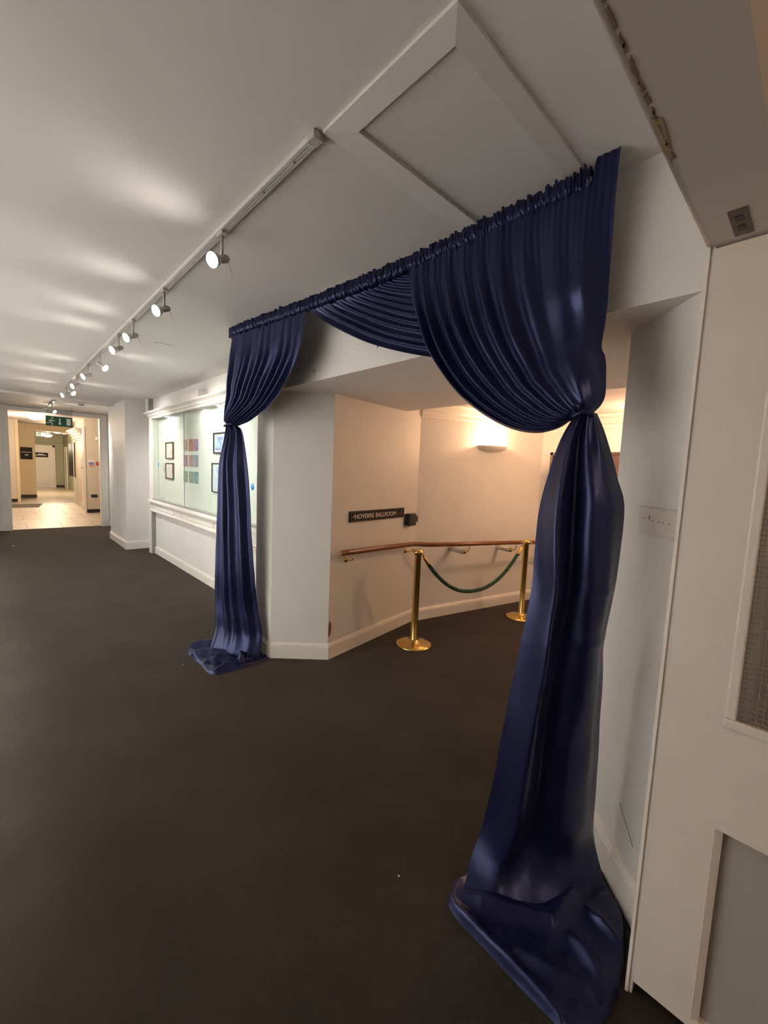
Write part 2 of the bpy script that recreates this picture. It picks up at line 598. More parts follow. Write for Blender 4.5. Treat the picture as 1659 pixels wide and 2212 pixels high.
# ---- the doorway the view is taken from
JX = 1.304
jamb = struct(MB().box((JX + 0.002, 0.2465, 0), (1.43, 0.2545, 2.10)).build('door_3', 'trim'), 'white door frame edge beside the open door')
box('frame_bead', (JX + 0.008, 0.2375, 0), (1.43, 0.2465, 2.10), 'trim', jamb)
head = struct(MB().box((-1.6, 0.118, 2.086), (1.535, 0.246, CZ + 0.05)).build('trim_5', 'doorpaint'), 'door head above the open door')
hb = MB()
hb.tube([(-1.6, 0.247, 2.094), (1.31, 0.247, 2.094)], 0.009, 10).build('edge_bead', 'trim', head)
mbc = MB()
for i in range(34):
    x = 0.45 + i * 0.014 + random.uniform(-0.006, 0.006)
    mbc.obox((x, 0.242, 2.0855), (random.uniform(0.003, 0.009), random.uniform(-0.001, 0.001), 0), (0.002, random.uniform(0.0008, 0.0026), 0), (0, 0, 0.0012))
mbc.build('chipped_paint', 'soffitchip', head)
MB().add([(0.80, 0.234, 2.0845), (0.86, 0.237, 2.0845), (0.93, 0.247, 2.0845), (0.88, 0.251, 2.0845), (0.79, 0.249, 2.0845)], [(4, 3, 2, 1, 0)]).build('chipped_paint', 'yellowchip', head)
box('keep_plate', (1.165, 0.165, 2.0835), (1.285, 0.198, 2.087), 'signframe', head)
box('keep_slot', (1.19, 0.174, 2.0825), (1.215, 0.189, 2.0836), 'black', head)
box('keep_slot', (1.235, 0.174, 2.0825), (1.26, 0.189, 2.0836), 'black', head)

DX0, DX1 = 1.308, 1.352           # open leaf, its face towards the corridor
DY0, DY1 = -0.62, 0.2365
GY0, GY1, GZ0, GZ1 = -0.46, 0.100, 0.914, 1.93
PY0, PY1, PZ0, PZ1 = -0.46, 0.094, 0.075, 0.628
leaf = struct(MB().box((DX0, GY1, 0.045), (DX1, DY1, 2.08)).box((DX0, DY0, 0.045), (DX1, GY0, 2.08))
              .box((DX0, GY0, PZ1), (DX1, GY1, GZ0)).box((DX0, GY0, GZ1), (DX1, GY1, 2.08)).box((DX0, GY0, 0.045), (DX1, GY1, PZ0))
              .build('door_1', 'doorpaint'), 'open cream door with a wired glass panel')
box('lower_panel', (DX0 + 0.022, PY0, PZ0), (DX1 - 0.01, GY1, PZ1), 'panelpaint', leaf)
pm = MB()
pm.obox((DX0 + 0.012, PY1 + 0.003, (PZ0 + PZ1) / 2), (0.010, 0.004, 0), (0.004, -0.008, 0), (0, 0, (PZ1 - PZ0) / 2))
pm.build('panel_moulding', 'doorpaint', leaf)
bd = MB()
bd.box((DX0 - 0.006, GY1 - 0.012, GZ0 + 0.012), (DX0 + 0.012, GY1 + 0.010, GZ1 - 0.012))
bd.box((DX0 - 0.006, GY0 - 0.01, GZ0 - 0.014), (DX0 + 0.012, GY1 + 0.010, GZ0 + 0.0119))
bd.box((DX0 - 0.006, GY0 - 0.01, GZ1 - 0.0119), (DX0 + 0.012, GY1 + 0.010, GZ1 + 0.012))
bd.box((DX0 - 0.006, GY0 - 0.01, GZ0 + 0.012), (DX0 + 0.012, GY0 + 0.012, GZ1 - 0.012))
bd.build('glazing_bead', 'doorpaint', leaf, bevel=0.004)
gl = box('wired_glass', (DX0 + 0.016, GY0, GZ0), (DX0 + 0.022, GY1, GZ1), 'glass', leaf)
wm = MB()
k = 0
y = GY0 + 0.006
while y < GY1:
    wm.box((DX0 + 0.0145, y, GZ0), (DX0 + 0.0155, y + 0.001, GZ1))
    y += 0.0127
z = GZ0 + 0.004
while z < GZ1:
    wm.box((DX0 + 0.0145, GY0, z), (DX0 + 0.0155, GY1, z + 0.001))
    z += 0.0127
wm.build('wire_mesh', 'grey', leaf)
# room the photographer stands in
struct(box('wall_entry_right', (2.6, -3.2, 0), (2.72, 0.12, 2.5), 'doorpaint'))
struct(box('wall_entry_back', (-1.6, -3.25, 0), (2.72, -3.1, 2.5), 'wall'))
struct(box('ceiling_entry', (-1.6, -3.2, 2.46), (2.72, 0.118, 2.54), 'ceil'))
struct(box('wall_entry_jamb', (-1.6, 0.118, 0), (-1.0, 0.246, 2.086), 'wall'))

# ------------------------------------------------------------------ ceiling hatch frame
hatch = struct(MB().box((0.82, 0.69, CZ - 0.006), (1.46, 1.045, CZ - 0.001)).build('trim_6', 'ceil'), 'square access hatch framed in moulding on the ceiling')
hx0, hx1, hy0, hy1 = 0.755, 1.53, 0.635, 1.135
ix0, ix1, iy0, iy1 = 0.82, 1.46, 0.69, 1.045


def hatch_strip(a0, a1, b1, b0):
    vs_ = []
    for p in (a0, a1, b1, b0):
        vs_.append((p[0], p[1], CZ))
    zz = [CZ - 0.010, CZ - 0.010, CZ - 0.018, CZ - 0.018]
    for p, zc in zip((a0, a1, b1, b0), zz):
        vs_.append((p[0], p[1], zc))
    MB().add(vs_, [(0, 1, 2, 3), (7, 6, 5, 4), (0, 4, 5, 1), (1, 5, 6, 2), (2, 6, 7, 3), (3, 7, 4, 0)]).build('frame_strip', 'ceil', hatch)


hatch_strip((hx0, hy0), (hx1, hy0), (ix1, iy0), (ix0, iy0))
hatch_strip((hx1, hy0), (hx1, hy1), (ix1, iy1), (ix1, iy0))
hatch_strip((hx1, hy1), (hx0, hy1), (ix0, iy1), (ix1, iy1))
hatch_strip((hx0, hy1), (hx0, hy0), (ix0, iy0), (ix0, iy1))

ceil_mark = MB()
for k_ in range(5):
    ceil_mark.obox((1.03 + k_ * 0.03, 4.0 + random.uniform(-0.03, 0.03), CZ - 0.0005), (0.012, 0.006, 0), (-0.003, 0.006, 0), (0, 0, 0.0005))
ceil_mark.build('scuff_mark', 'grey', bpy.data.objects['ceiling'])

# ------------------------------------------------------------------ track and lamps
TX = 0.748
tr = thing('lighting_track', 'long pale metal lighting track running along the corridor ceiling', 'light track', (TX, 1.17, CZ))
MB().box((TX - 0.017, 1.17, CZ - 0.020), (TX + 0.017, 7.55, CZ - 0.001)).build('rail', 'track', tr, bevel=0.002)
box('slot', (TX - 0.006, 1.20, CZ - 0.0212), (TX - 0.0045, 7.53, CZ - 0.020), 'grey', tr)
box('slot', (TX + 0.0045, 1.20, CZ - 0.0212), (TX + 0.006, 7.53, CZ - 0.020), 'grey', tr)
box('end_cap', (TX - 0.019, 1.145, CZ - 0.024), (TX + 0.019, 1.185, CZ - 0.001), 'lampgrey', tr, bevel=0.003)
for y in (1.29, 1.50):
    MB().lathe([(0.0, -0.0225), (0.004, -0.0225), (0.005, -0.020)], (TX, y, CZ), 10).build('screw', 'grey', tr)


def make_lamp(sign):
    """track spot built round its own origin at the underside of the track"""
    root = bpy.data.objects.new('track_spotlight', None)
    root.empty_display_size = 0.03
    COL.objects.link(root)
    a = MB().box((-0.014, -0.030, -0.014), (0.014, 0.030, 0.0))
    a.build('adapter', 'lampgrey', root, bevel=0.003)
    MB().tube([(0, 0, -0.012), (0, 0, -0.10)], 0.0065, 10).build('stem', 'lampgrey', root)
    d = Vector((0.76 * sign, -0.30, -0.42)).normalized()
    if sign > 0:
        d = Vector((0.55, -0.62, -0.5)).normalized()
    c = Vector((0, 0, -0.108))
    MB().lathe([(0, -0.034), (0.013, -0.034), (0.017, -0.026), (0.017, 0.006), (0.010, 0.010)], c, 16, d).build('lamp_holder', 'lampgrey', root)
    MB().lathe([(0.010, 0.006), (0.014, 0.014), (0.024, 0.034), (0.030, 0.052), (0.033, 0.056), (0.033, 0.060), (0.030, 0.060)], c, 20, d).build('reflector', 'track', root)
    MB().lathe([(0.0305, 0.0585), (0.018, 0.0595), (0.0, 0.060)], c, 20, d).build('lamp_face', 'bulb', root)
    tail = c - d * 0.03
    MB().tube([tail, tail + Vector((-d.x * 0.02, -d.y * 0.02, -0.03)), tail + Vector((-d.x * 0.03, -0.01, -0.07))], 0.0013, 6).build('cord', 'lampgrey', root)
    f = c + d * 0.064
    light('beam_light', 'SPOT', f, SPOT_W if sign < 0 else SPOT_W * 0.3, NEUTRAL, root, 0.03, f + Vector((sign * 0.85, 0.12, -0.62)), 92, 0.9)
    s0 = c + Vector((sign * 0.05, 0, -0.02))
    light('streak_fill', 'SPOT', s0, STREAK_FILL_W, (1.0, 0.95, 0.86), root, 0.12, s0 + Vector((sign * 0.42, -0.04, 0.19)), 74, 1.0)  # added spot aimed at the ceiling, stands in for reflections off the case glass
    return root


lampL, lampR = make_lamp(-1), make_lamp(1)
spots = [(1.85, -1, 'nearest spotlight on the ceiling track, glowing towards the left'),
         (2.68, -1, 'second glowing spotlight from the near end of the ceiling track'),
         (3.41, -1, 'third glowing spotlight from the near end of the ceiling track'),
         (3.88, -1, 'fourth glowing spotlight from the near end of the ceiling track'),
         (4.67, 1, 'spotlight on the ceiling track turned to the right, fifth from the near end'),
         (5.34, -1, 'sixth spotlight along the ceiling track, after the one turned to the right'),
         (6.15, -1, 'seventh spotlight along the ceiling track, in the far cluster'),
         (6.80, 1, 'spotlight turned to the right in the far cluster on the track'),
         (7.15, -1, 'last spotlight at the far end of the long ceiling track')]
used = {-1: False, 1: False}
for y, sg, lab in spots:
    src = lampL if sg < 0 else lampR
    o = src if not used[sg] else copy_tree(src)
    used[sg] = True
    o.location = (TX, y * 1.016, CZ - 0.020)
    tag(o, lab, 'spotlight', 'spotlights on the corridor ceiling track')
o = copy_tree(lampR)
o.location = (0.79, 9.80, CZ - 0.03)
tag(o, 'lone spotlight on the ceiling in front of the green exit sign', 'spotlight')
t2 = thing('lighting_track', 'short lighting track past the ceiling rib by the exit sign', 'light track', (0.79, 9.4, CZ))
MB().box((0.773, 9.35, CZ - 0.03), (0.807, 10.3, CZ - 0.001)).build('rail', 'track', t2, bevel=0.002)
box('end_cap', (0.771, 9.33, CZ - 0.032), (0.809, 9.36, CZ - 0.001), 'lampgrey', t2, bevel=0.002)

sd = thing('smoke_detector', 'small round smoke detector on the ceiling near the far doorway', 'smoke detector', (1.17, 9.35, CZ))
MB().lathe([(0.06, -0.001), (0.06, -0.015), (0.05, -0.022)], (1.17, 9.35, CZ), 20).build('base', 'offwhite', sd)
MB().lathe([(0.05, -0.022), (0.046, -0.04), (0.03, -0.05), (0, -0.052)], (1.17, 9.35, CZ), 20).build('cover', 'grey', sd)

# exit sign over the far doorway
ex = thing('exit_sign', 'green hanging exit sign with running figure and arrow before the far doorway', 'exit sign', (0.955, 10.5, 2.14))
box('acrylic_plate', (0.745, 10.498, 2.31), (1.165, 10.504, 2.455), 'acrylic', ex)
box('mount', (0.71, 10.492, 2.452), (1.20, 10.510, 2.468), 'grey', ex)
for x in (0.76, 1.15):
    MB().tube([(x, 10.501, 2.466), (x, 10.501, CZ)], 0.004, 8).build('hanger', 'grey', ex)
pan = box('panel', (0.742, 10.494, 2.135), (1.163, 10.507, 2.325), 'green', ex)


def flat(name, pts, y, material, parent, d=0.002):
    n = len(pts)
    area = sum(pts[i][0] * pts[(i + 1) % n][1] - pts[(i + 1) % n][0] * pts[i][1] for i in range(n))
    if area < 0:
        pts = pts[::-1]
    vs_ = [(x, y, z) for x, z in pts] + [(x, y + d, z) for x, z in pts]
    fs_ = [tuple(range(n)), tuple(range(2 * n - 1, n - 1, -1))] + [(i, n + i, n + (i + 1) % n, (i + 1) % n) for i in range(n)]
    return MB().add(vs_, fs_).build(name, material, parent)


M['signwhite'] = mat('sign_white', (0.55, 0.58, 0.54), 0.5, var=0.05, scale=10)
rm = MB()
for (a, b, r) in (((0.835, 2.255), (0.815, 2.205), 0.016), ((0.815, 2.205), (0.845, 2.18), 0.011), ((0.845, 2.18), (0.84, 2.148), 0.009), ((0.812, 2.205), (0.785, 2.185), 0.011),
                  ((0.785, 2.185), (0.757, 2.19), 0.008), ((0.83, 2.255), (0.80, 2.25), 0.008), ((0.80, 2.25), (0.785, 2.225), 0.007), ((0.84, 2.25), (0.862, 2.228), 0.008), ((0.862, 2.228), (0.885, 2.24), 0.007)):
    A, B = Vector((a[0], 0, a[1])), Vector((b[0], 0, b[1]))
    t = (B - A).normalized()
    nn = Vector((-t.z, 0, t.x))
    rm.obox(Vector((0, 10.4925, 0)) + (A + B) / 2, (B - A) / 2 + t * r * 0.5, (0, 0.0012, 0), nn * r)
rm.lathe([(0, -0.0012), (0.017, -0.0012), (0.017, 0.0012), (0, 0.0012)], (0.848, 10.4925, 2.287), 12, (0, 1, 0))
rm.build('running_figure', 'signwhite', pan)
flat('arrow', [(0.95, 2.295), (0.97, 2.295), (0.97, 2.20), (0.99, 2.20), (0.96, 2.16), (0.93, 2.20), (0.95, 2.20)], 10.4915, 'signwhite', pan)
flat('doorway_mark', [(1.065, 2.165), (1.135, 2.165), (1.135, 2.295), (1.065, 2.295)], 10.4915, 'signwhite', pan)

# ------------------------------------------------------------------ display case on the right wall
dc = thing('display_case', 'long white glazed display case on the corridor wall behind the left curtain', 'display case', (1.85, 5.6, 0.70))
CY0, CY1 = 3.55, 7.56
box('back_board', (1.935, CY0, 0.90), (1.948, CY1, 2.22), 'caseback', dc)
cm = MB()
prof = [(1.92, 2.195), (1.845, 2.195), (1.845, 2.225), (1.825, 2.235), (1.815, 2.255), (1.765, 2.275), (1.765, 2.292), (1.92, 2.292)]
vs_ = [(x, CY0, z) for x, z in prof] + [(x, CY1 + 0.06, z) for x, z in prof]
kk = len(prof)
cm.add(vs_, [(i, (i + 1) % kk, kk + (i + 1) % kk, kk + i) for i in range(kk)] + [tuple(range(kk))[::-1], tuple(range(kk, 2 * kk))])
cm.build('cornice', 'trim', dc)
sh = MB()
prof = [(1.93, 0.70), (1.845, 0.70), (1.83, 0.715), (1.835, 0.74), (1.84, 0.745), (1.84, 0.845), (1.83, 0.855), (1.80, 0.865), (1.80, 0.885), (1.85, 0.90), (1.93, 0.90)]
vs_ = [(x, CY0, z) for x, z in prof] + [(x, CY1 + 0.02, z) for x, z in prof]
kk = len(prof)
sh.add(vs_, [(i, (i + 1) % kk, kk + (i + 1) % kk, kk + i) for i in range(kk)] + [tuple(range(kk))[::-1], tuple(range(kk, 2 * kk))])
sill = sh.build('sill', 'trim', dc)


def fret(y0, y1):
    f = MB()
    z0, z1, w = 0.762, 0.832, 0.010
    f.box((1.834, y0, z0), (1.841, y1, z0 + w)).box((1.834, y0, z1 - w), (1.841, y1, z1))
    f.box((1.834, y0, z0), (1.841, y0 + w, z1)).box((1.834, y1 - w, z0), (1.841, y1, z1))
    f.build('fret_panel', 'trim', sill)


for y0, y1 in ((7.36, 7.50), (6.32, 7.30), (6.02, 6.22), (4.85, 5.92), (4.60, 4.78), (3.7, 4.5)):
    fret(y0, y1)
box('end_post', (1.835, CY1 - 0.09, 0.90), (1.94, CY1, 2.20), 'trim', dc)
box('post_bead', (1.828, CY1 - 0.035, 0.90), (1.836, CY1 - 0.012, 2.20), 'trim', dc)
box('post_bead', (1.842, CY1 - 0.14, 0.90), (1.93, CY1 - 0.09, 2.20), 'trim', dc)
box('end_post', (1.835, CY0, 0.90), (1.94, CY0 + 0.09, 2.20), 'trim', dc)
box('channel', (1.842, CY0, 0.900), (1.862, CY1 - 0.1, 0.915), 'grey', dc)
box('channel', (1.842, CY0, 2.18), (1.862, CY1 - 0.1, 2.195), 'grey', dc)
for i, (y0, y1, x) in enumerate(((5.905, 7.46, 1.848), (4.30, 5.93, 1.855), (3.64, 4.33, 1.848))):
    pane = box('glass_pane', (x, y0, 0.912), (x + 0.005, y1, 2.183), 'glass', dc)
    box('pane_edge', (x - 0.0005, y0 - 0.004, 0.912), (x + 0.0055, y0 + 0.006, 2.183), 'grey', pane)
for (y, z) in ((6.88, 2.17), (4.70, 2.17), (4.9, 2.17), (3.9, 2.17)):
    MB().lathe([(0.0, -0.006), (0.03, -0.006), (0.035, 0.0)], (1.90, y, 2.195), 16).build('downlight', 'bulb', dc)
light('case_light', 'AREA', (1.90, 6.7, 2.185), 2.2, (1, 0.95, 0.82), dc, 0.05, (1.90, 6.7, 1.0))
light('case_light', 'AREA', (1.90, 5.4, 2.185), 2.2, (1, 0.95, 0.82), dc, 0.05, (1.90, 5.4, 1.0))
light('case_light', 'AREA', (1.90, 4.3, 2.185), 1.8, (1, 0.95, 0.82), dc, 0.05, (1.90, 4.3, 1.0))
# post at the far end of the case
ps = thing('wall_post', 'slim white boxed post at the far end of the display case', 'post', (1.86, 7.66, 0))
box('upper_post', (1.82, 7.58, 2.292), (1.90, 7.70, CZ), 'trim', ps)
box('lower_post', (1.83, 7.52, 0), (1.895, 7.62, 0.70), 'trim', ps)
box('dark_edge', (1.845, 7.485, 0), (1.90, 7.52, 0.70), 'grey', ps)
box('dark_edge', (1.835, 7.56, 2.292), (1.90, 7.58, CZ), 'grey', ps)

for y, lab in ((7.10, 'round blue dot sticker on the far left pane of the display case'), (3.86, 'round blue dot sticker at the right end of the display case, beside the pier')):
    s_ = MB().lathe([(0, 0.0), (0.035, 0.0), (0.035, 0.001), (0, 0.001)], (1.8465, y, 1.47 if y > 5 else 1.30), 24, (-1, 0, 0))
    tag(s_.build('blue_sticker', 'blue'), lab, 'sticker')

AX = 1.9335


def framed(name, y0, y1, z0, z1, fr, art, label, cat, w=0.02, mount=0.02):
    t = thing(name, label, cat, (AX, (y0 + y1) / 2, z0))
    f = MB()
    f.box((AX - 0.022, y0, z0), (AX, y0 + w, z1)).box((AX - 0.022, y1 - w, z0), (AX, y1, z1))
    f.box((AX - 0.022, y0, z0), (AX, y1, z0 + w)).box((AX - 0.022, y0, z1 - w), (AX, y1, z1))
    f.build('frame', fr, t, bevel=0.002)
    box('mount', (AX - 0.010, y0 + w, z0 + w), (AX - 0.003, y1 - w, z1 - w), 'paper', t)
    if art is not None:
        box('artwork', (AX - 0.0115, y0 + w + mount, z0 + w + mount), (AX - 0.010, y1 - w - mount, z1 - w - mount), art, t)
    return t


pale = abstract_mat('pale_sketch', (0.70, 0.66, 0.62), (0.74, 0.72, 0.70), (0.55, 0.45, 0.42), 9, (3, 1, 2))
sea = abstract_mat('sea_painting', (0.20, 0.20, 0.45), (0.45, 0.62, 0.72), (0.62, 0.66, 0.80), 7, (1, 2, 3))
mist = abstract_mat('mist_painting', (0.55, 0.60, 0.72), (0.70, 0.72, 0.78), (0.42, 0.48, 0.62), 6, (5, 4, 1))
framed('framed_picture', 6.62, 6.98, 1.56, 1.815, 'framebrown', pale, 'upper of two brown framed pale pictures in the display case', 'picture')
framed('framed_picture', 6.62, 6.99, 1.255, 1.505, 'framebrown', pale, 'lower of two brown framed pale pictures in the display case', 'picture')
framed('framed_picture', 4.66, 5.06, 1.633, 1.882, 'frameblack', sea, 'black framed blue and violet seascape, upper of two beside the curtain', 'picture')
framed('framed_picture', 4.62, 5.11, 1.17, 1.525, 'frameblack', mist, 'thin dark framed pale blue picture, lower of two beside the curtain', 'picture', w=0.014)

pal = [[((0.35, 0.16, 0.14), (0.50, 0.45, 0.40), (0.20, 0.14, 0.16)), ((0.40, 0.12, 0.08), (0.55, 0.24, 0.12), (0.18, 0.10, 0.14)), ((0.55, 0.20, 0.12), (0.18, 0.12, 0.42), (0.62, 0.32, 0.14))],
       [((0.42, 0.10, 0.14), (0.35, 0.20, 0.38), (0.50, 0.18, 0.12)), ((0.45, 0.18, 0.14), (0.55, 0.38, 0.32), (0.35, 0.12, 0.12)), ((0.52, 0.36, 0.16), (0.16, 0.26, 0.50), (0.58, 0.42, 0.24))],
       [((0.14, 0.22, 0.10), (0.34, 0.40, 0.22), (0.16, 0.20, 0.22)), ((0.36, 0.40, 0.34), (0.24, 0.28, 0.16), (0.46, 0.50, 0.46)), ((0.34, 0.48, 0.18), (0.06, 0.22, 0.52), (0.48, 0.56, 0.30))]]
rowz = [(1.672, 1.833), (1.464, 1.620), (1.243, 1.399)]
coly = [(6.03, 6.185), (5.815, 5.965), (5.615, 5.78)]
rown = ['top', 'middle', 'bottom']
coln = ['left', 'middle', 'right']
desc = [['grey and maroon', 'rust red', 'orange and violet'], ['crimson and mauve', 'brick pink', 'ochre and blue'], ['dark green', 'grey-green', 'lime and blue']]
for r in range(3):
    for c in range(3):
        m = abstract_mat('card_paint', *pal[r][c], 16, (r * 2.3, c * 1.7, r + c))
        y0, y1 = coly[c]
        z0, z1 = rowz[r]
        rr = 0.012
        pts = []
        for (cx, cz, a0) in ((y1 - rr, z1 - rr, 0), (y0 + rr, z1 - rr, 90), (y0 + rr, z0 + rr, 180), (y1 - rr, z0 + rr, 270)):
            for q in range(4):
                a = math.radians(a0 + q * 30)
                pts.append((cx + rr * math.cos(a), cz + rr * math.sin(a)))
        n = len(pts)
        vs_ = [(AX - 0.006, p[0], p[1]) for p in pts] + [(AX - 0.001, p[0], p[1]) for p in pts]
        fs_ = [tuple(range(n))[::-1], tuple(range(n, 2 * n))] + [(i, (i + 1) % n, n + (i + 1) % n, n + i) for i in range(n)]
        tag(MB().add(vs_, fs_).build('painted_card', m), 'small %s painted card, %s row, %s of three in the display case' % (desc[r][c], rown[r], coln[c]), 'painting', 'nine small painted cards in the display case')

eb = thing('emergency_light', 'white emergency light box on top of the display case', 'emergency light', (1.86, 5.4, 2.292))
box('body', (1.79, 5.30, 2.293), (1.899, 5.80, 2.385), 'trim', eb, bevel=0.006)
box('end_cover', (1.786, 5.20, 2.293), (1.899, 5.285, 2.388), 'offwhite', eb, bevel=0.004)

# ------------------------------------------------------------------ wall sign, black box
UPV = Vector((0, 0, 1))


def on_sign(s, z, d=0.0):
    """point on the sign wall: s metres from the pier corner, height z, d proud"""
    return SA + SD * s + SN * d + UPV * z


sg = thing('ballroom_sign', 'long dark wall sign reading NOVERRE BALLROOM above the handrail', 'sign', on_sign(0.575, 1.08))
c = on_sign(0.577, 1.127, 0.008)
MB().obox(c, SD * 0.378, SN * 0.006, UPV * 0.0445).build('board', 'darksign', sg, bevel=0.002)
fb = MB()
for dz in (-1, 1):
    fb.obox(on_sign(0.577, 1.127 + dz * 0.037, 0.0145), SD * 0.368, SN * 0.001, UPV * 0.0013)
for ds in (-1, 1):
    fb.obox(on_sign(0.577 + ds * 0.368, 1.127, 0.0145), SD * 0.0013, SN * 0.001, UPV * 0.037)
fb.build('border_line', 'signframe', sg)
text_mesh('lettering', 'NOVERRE', 0.056, on_sign(0.254, 1.107, 0.0145), SD, UPV, 'lettering', sg, width=0.250)
text_mesh('lettering', 'BALLROOM', 0.056, on_sign(0.528, 1.107, 0.0145), SD, UPV, 'lettering', sg, width=0.290)
text_mesh('faded_lettering', '1-5', 0.05, on_sign(0.846, 1.108, 0.0145), SD, UPV, 'fadedletter', sg, width=0.075)
MB().obox(on_sign(0.238, 1.127, 0.0145), SD * 0.004, SN * 0.001, UPV * 0.006).build('dash', 'lettering', sg)

bb = thing('door_holder', 'small black box mounted on the wall beside the ballroom sign', 'wall device', on_sign(1.05, 1.05))
MB().obox(on_sign(1.055, 1.055, 0.012), SD * 0.072, SN * 0.011, UPV * 0.056).build('back_plate', 'black', bb, bevel=0.003)
MB().obox(on_sign(1.045, 1.055, 0.042), SD * 0.052, SN * 0.022, UPV * 0.058).build('housing', 'black', bb, bevel=0.006)
MB().obox(on_sign(1.120, 1.055, 0.038), SD * 0.026, SN * 0.014, UPV * 0.030).build('magnet', 'black', bb, bevel=0.004)

# ------------------------------------------------------------------ handrail
hr = thing('handrail', 'polished wooden handrail on brass brackets along the foyer wall', 'handrail', on_sign(0.10, 0.86))
rail = []
for i in range(13):
    t = i / 12
    rail.append(on_sign(lerp(0.06, 1.13, t), lerp(0.862, 0.818, t), 0.085))
Wp = lambda s, z, d: WA + WD * s + WN * d + UPV * z
railf = curve_fn([(3.046, 2.544, 0.818), (3.427, 2.381, 0.818), (4.031, 2.264, 0.795), (4.469, 2.191, 0.772), (4.80, 2.14, 0.755)])
rail = rail[:12]
for i in range(0, 19):
    rail.append(railf(i / 18))
start = on_sign(0.06, 0.862, 0.085)
MB().tube([start - SD * 0.022 + SN * 0.0, start - SD * 0.012] + rail, [0.006, 0.018] + [0.022] * len(rail), 14).build('rail', 'wood', hr)
MB().tube([start - SD * 0.03, start - SD * 0.02, start - SD * 0.004], [0.010, 0.0215, 0.0225], 14).build('end_cap', 'wood', hr)


def rail_bracket(base, nrm, z, dist, white):
    """brass swan-neck bracket; white standoff tube where the wall is further away"""
    p = Vector((base.x, base.y, z))
    b = MB()
    o0 = p - UPV * 0.055
    off = 0.0
    if white:
        MB().tube([o0, o0 + nrm * (dist - 0.035)], 0.0165, 14).build('standoff', 'offwhite', hr)
        off = dist - 0.035
    q = o0 + nrm * off
    b.lathe([(0, 0.0), (0.026, 0.0), (0.026, 0.006), (0.017, 0.012), (0.012, 0.018), (0, 0.02)], q, 18, nrm)
    e = p + nrm * (dist if white else 0.085)
    pts = []
    for i in range(9):
        a = PI / 2 * i / 8
        pts.append(Vector((lerp(q.x, e.x, math.sin(a)), lerp(q.y, e.y, math.sin(a)), q.z - 0.012 * math.sin(2 * a) + (e.z - 0.015 - q.z) * (1 - math.cos(a)))))
    b.tube(pts, 0.0048, 8)
    b.build('bracket', 'brass', hr)


rail_bracket(on_sign(0.18, 0, 0), SN, 0.835, 0.085, False)
rail_bracket(on_sign(1.03, 0, 0), SN, 0.80, 0.085, False)
# the rail stands further off the foyer wall on white tubes
for s_, z_, ln, tr_ in ((0.475, 0.725, 0.215, 0.155), (1.18, 0.695, 0.195, 0.52)):
    q0, q1 = Wp(s_, z_, 0.0), Wp(s_, z_, ln)
    MB().tube([q0, q1], 0.030, 18).build('standoff', 'offwhite', hr)
    br = MB()
    br.lathe([(0, 0.0), (0.024, 0.0), (0.024, 0.006), (0.016, 0.012), (0.010, 0.018), (0, 0.02)], q1, 18, WN)
    e = railf(0.245 if s_ < 1 else 0.64) - UPV * 0.018
    pts = []
    for i in range(9):
        a = PI / 2 * i / 8
        pts.append(Vector((lerp(q1.x, e.x, math.sin(a)), lerp(q1.y, e.y, math.sin(a)), lerp(q1.z, e.z, 1 - math.cos(a)) - 0.010 * math.sin(2 * a))))
    br.tube(pts, 0.0048, 8).build('bracket', 'brass', hr)

# ------------------------------------------------------------------ stanchions and rope
def stanchion_parts(root):
    MB().lathe([(0.0, 0.0), (0.155, 0.0), (0.158, 0.006), (0.152, 0.014), (0.10, 0.026), (0.05, 0.036), (0.036, 0.046), (0.034, 0.05)], (0, 0, 0), 48).build('base', 'brass', root)
    MB().lathe([(0.034, 0.048), (0.032, 0.06), (0.0295, 0.065), (0.0295, 0.80), (0.033, 0.803), (0.033, 0.815)], (0, 0, 0), 28).build('post', 'brass', root)
    MB().lathe([(0.033, 0.812), (0.046, 0.818), (0.048, 0.828), (0.044, 0.838), (0.030, 0.846), (0.018, 0.85), (0.0, 0.851)], (0, 0, 0), 28).build('cap', 'brass', root)
    for a in range(4):
        d = Vector((math.cos(a * PI / 2 + 0.1), math.sin(a * PI / 2 + 0.1), 0))
        MB().tube([d * 0.030 + UPV * 0.81, d * 0.052 + UPV * 0.81, d * 0.058 + UPV * 0.825], 0.005, 8).build('ring', 'brass', root)


S1 = Vector((2.631, 2.33, 0))
S2 = Vector((4.08, 2.09, 0))
st1 = thing('stanchion', 'brass rope stanchion nearer the curtain, in front of the wall corner', 'stanchion', (0, 0, 0), 'brass stanchions')
stanchion_parts(st1)
st1.location = S1
st2 = copy_tree(st1)
st2.location = S2
tag(st2, 'brass rope stanchion further back, half behind the right curtain', 'stanchion', 'brass stanchions')

rp = thing('barrier_rope', 'twisted green barrier rope with brass ends slung between the two stanchions', 'rope', (S1 + S2) / 2 + UPV * 0.4)
dS = (S2 - S1).normalized()
ra, rb = S1 + dS * 0.045 + UPV * 0.805, S2 - dS * 0.05 + UPV * 0.805
pts = []
for i in range(81):
    t = i / 80
    p = ra.lerp(rb, t)
    u = 2 * t - 1
    p.z -= 0.415 * (1 - abs(u) ** 2.25)
    pts.append(p)
side = Vector((-dS.y, dS.x, 0))
strands = [MB(), MB(), MB()]
core = pts[4:77]
fine = []
for i in range(len(core) - 1):
    for q in range(4):
        fine.append(core[i].lerp(core[i + 1], q / 4))
fine.append(core[-1])
for k in range(3):
    sp = []
    for i, p in enumerate(fine):
        tg = (fine[min(i + 1, len(fine) - 1)] - fine[max(i - 1, 0)]).normalized()
        nn = tg.cross(side).normalized()
        a = i * 0.42 + k * 2 * PI / 3
        sp.append(p + (side * math.cos(a) + nn * math.sin(a)) * 0.0085)
    MB().tube(sp, 0.0105, 7).build('strand', 'rope', rp)
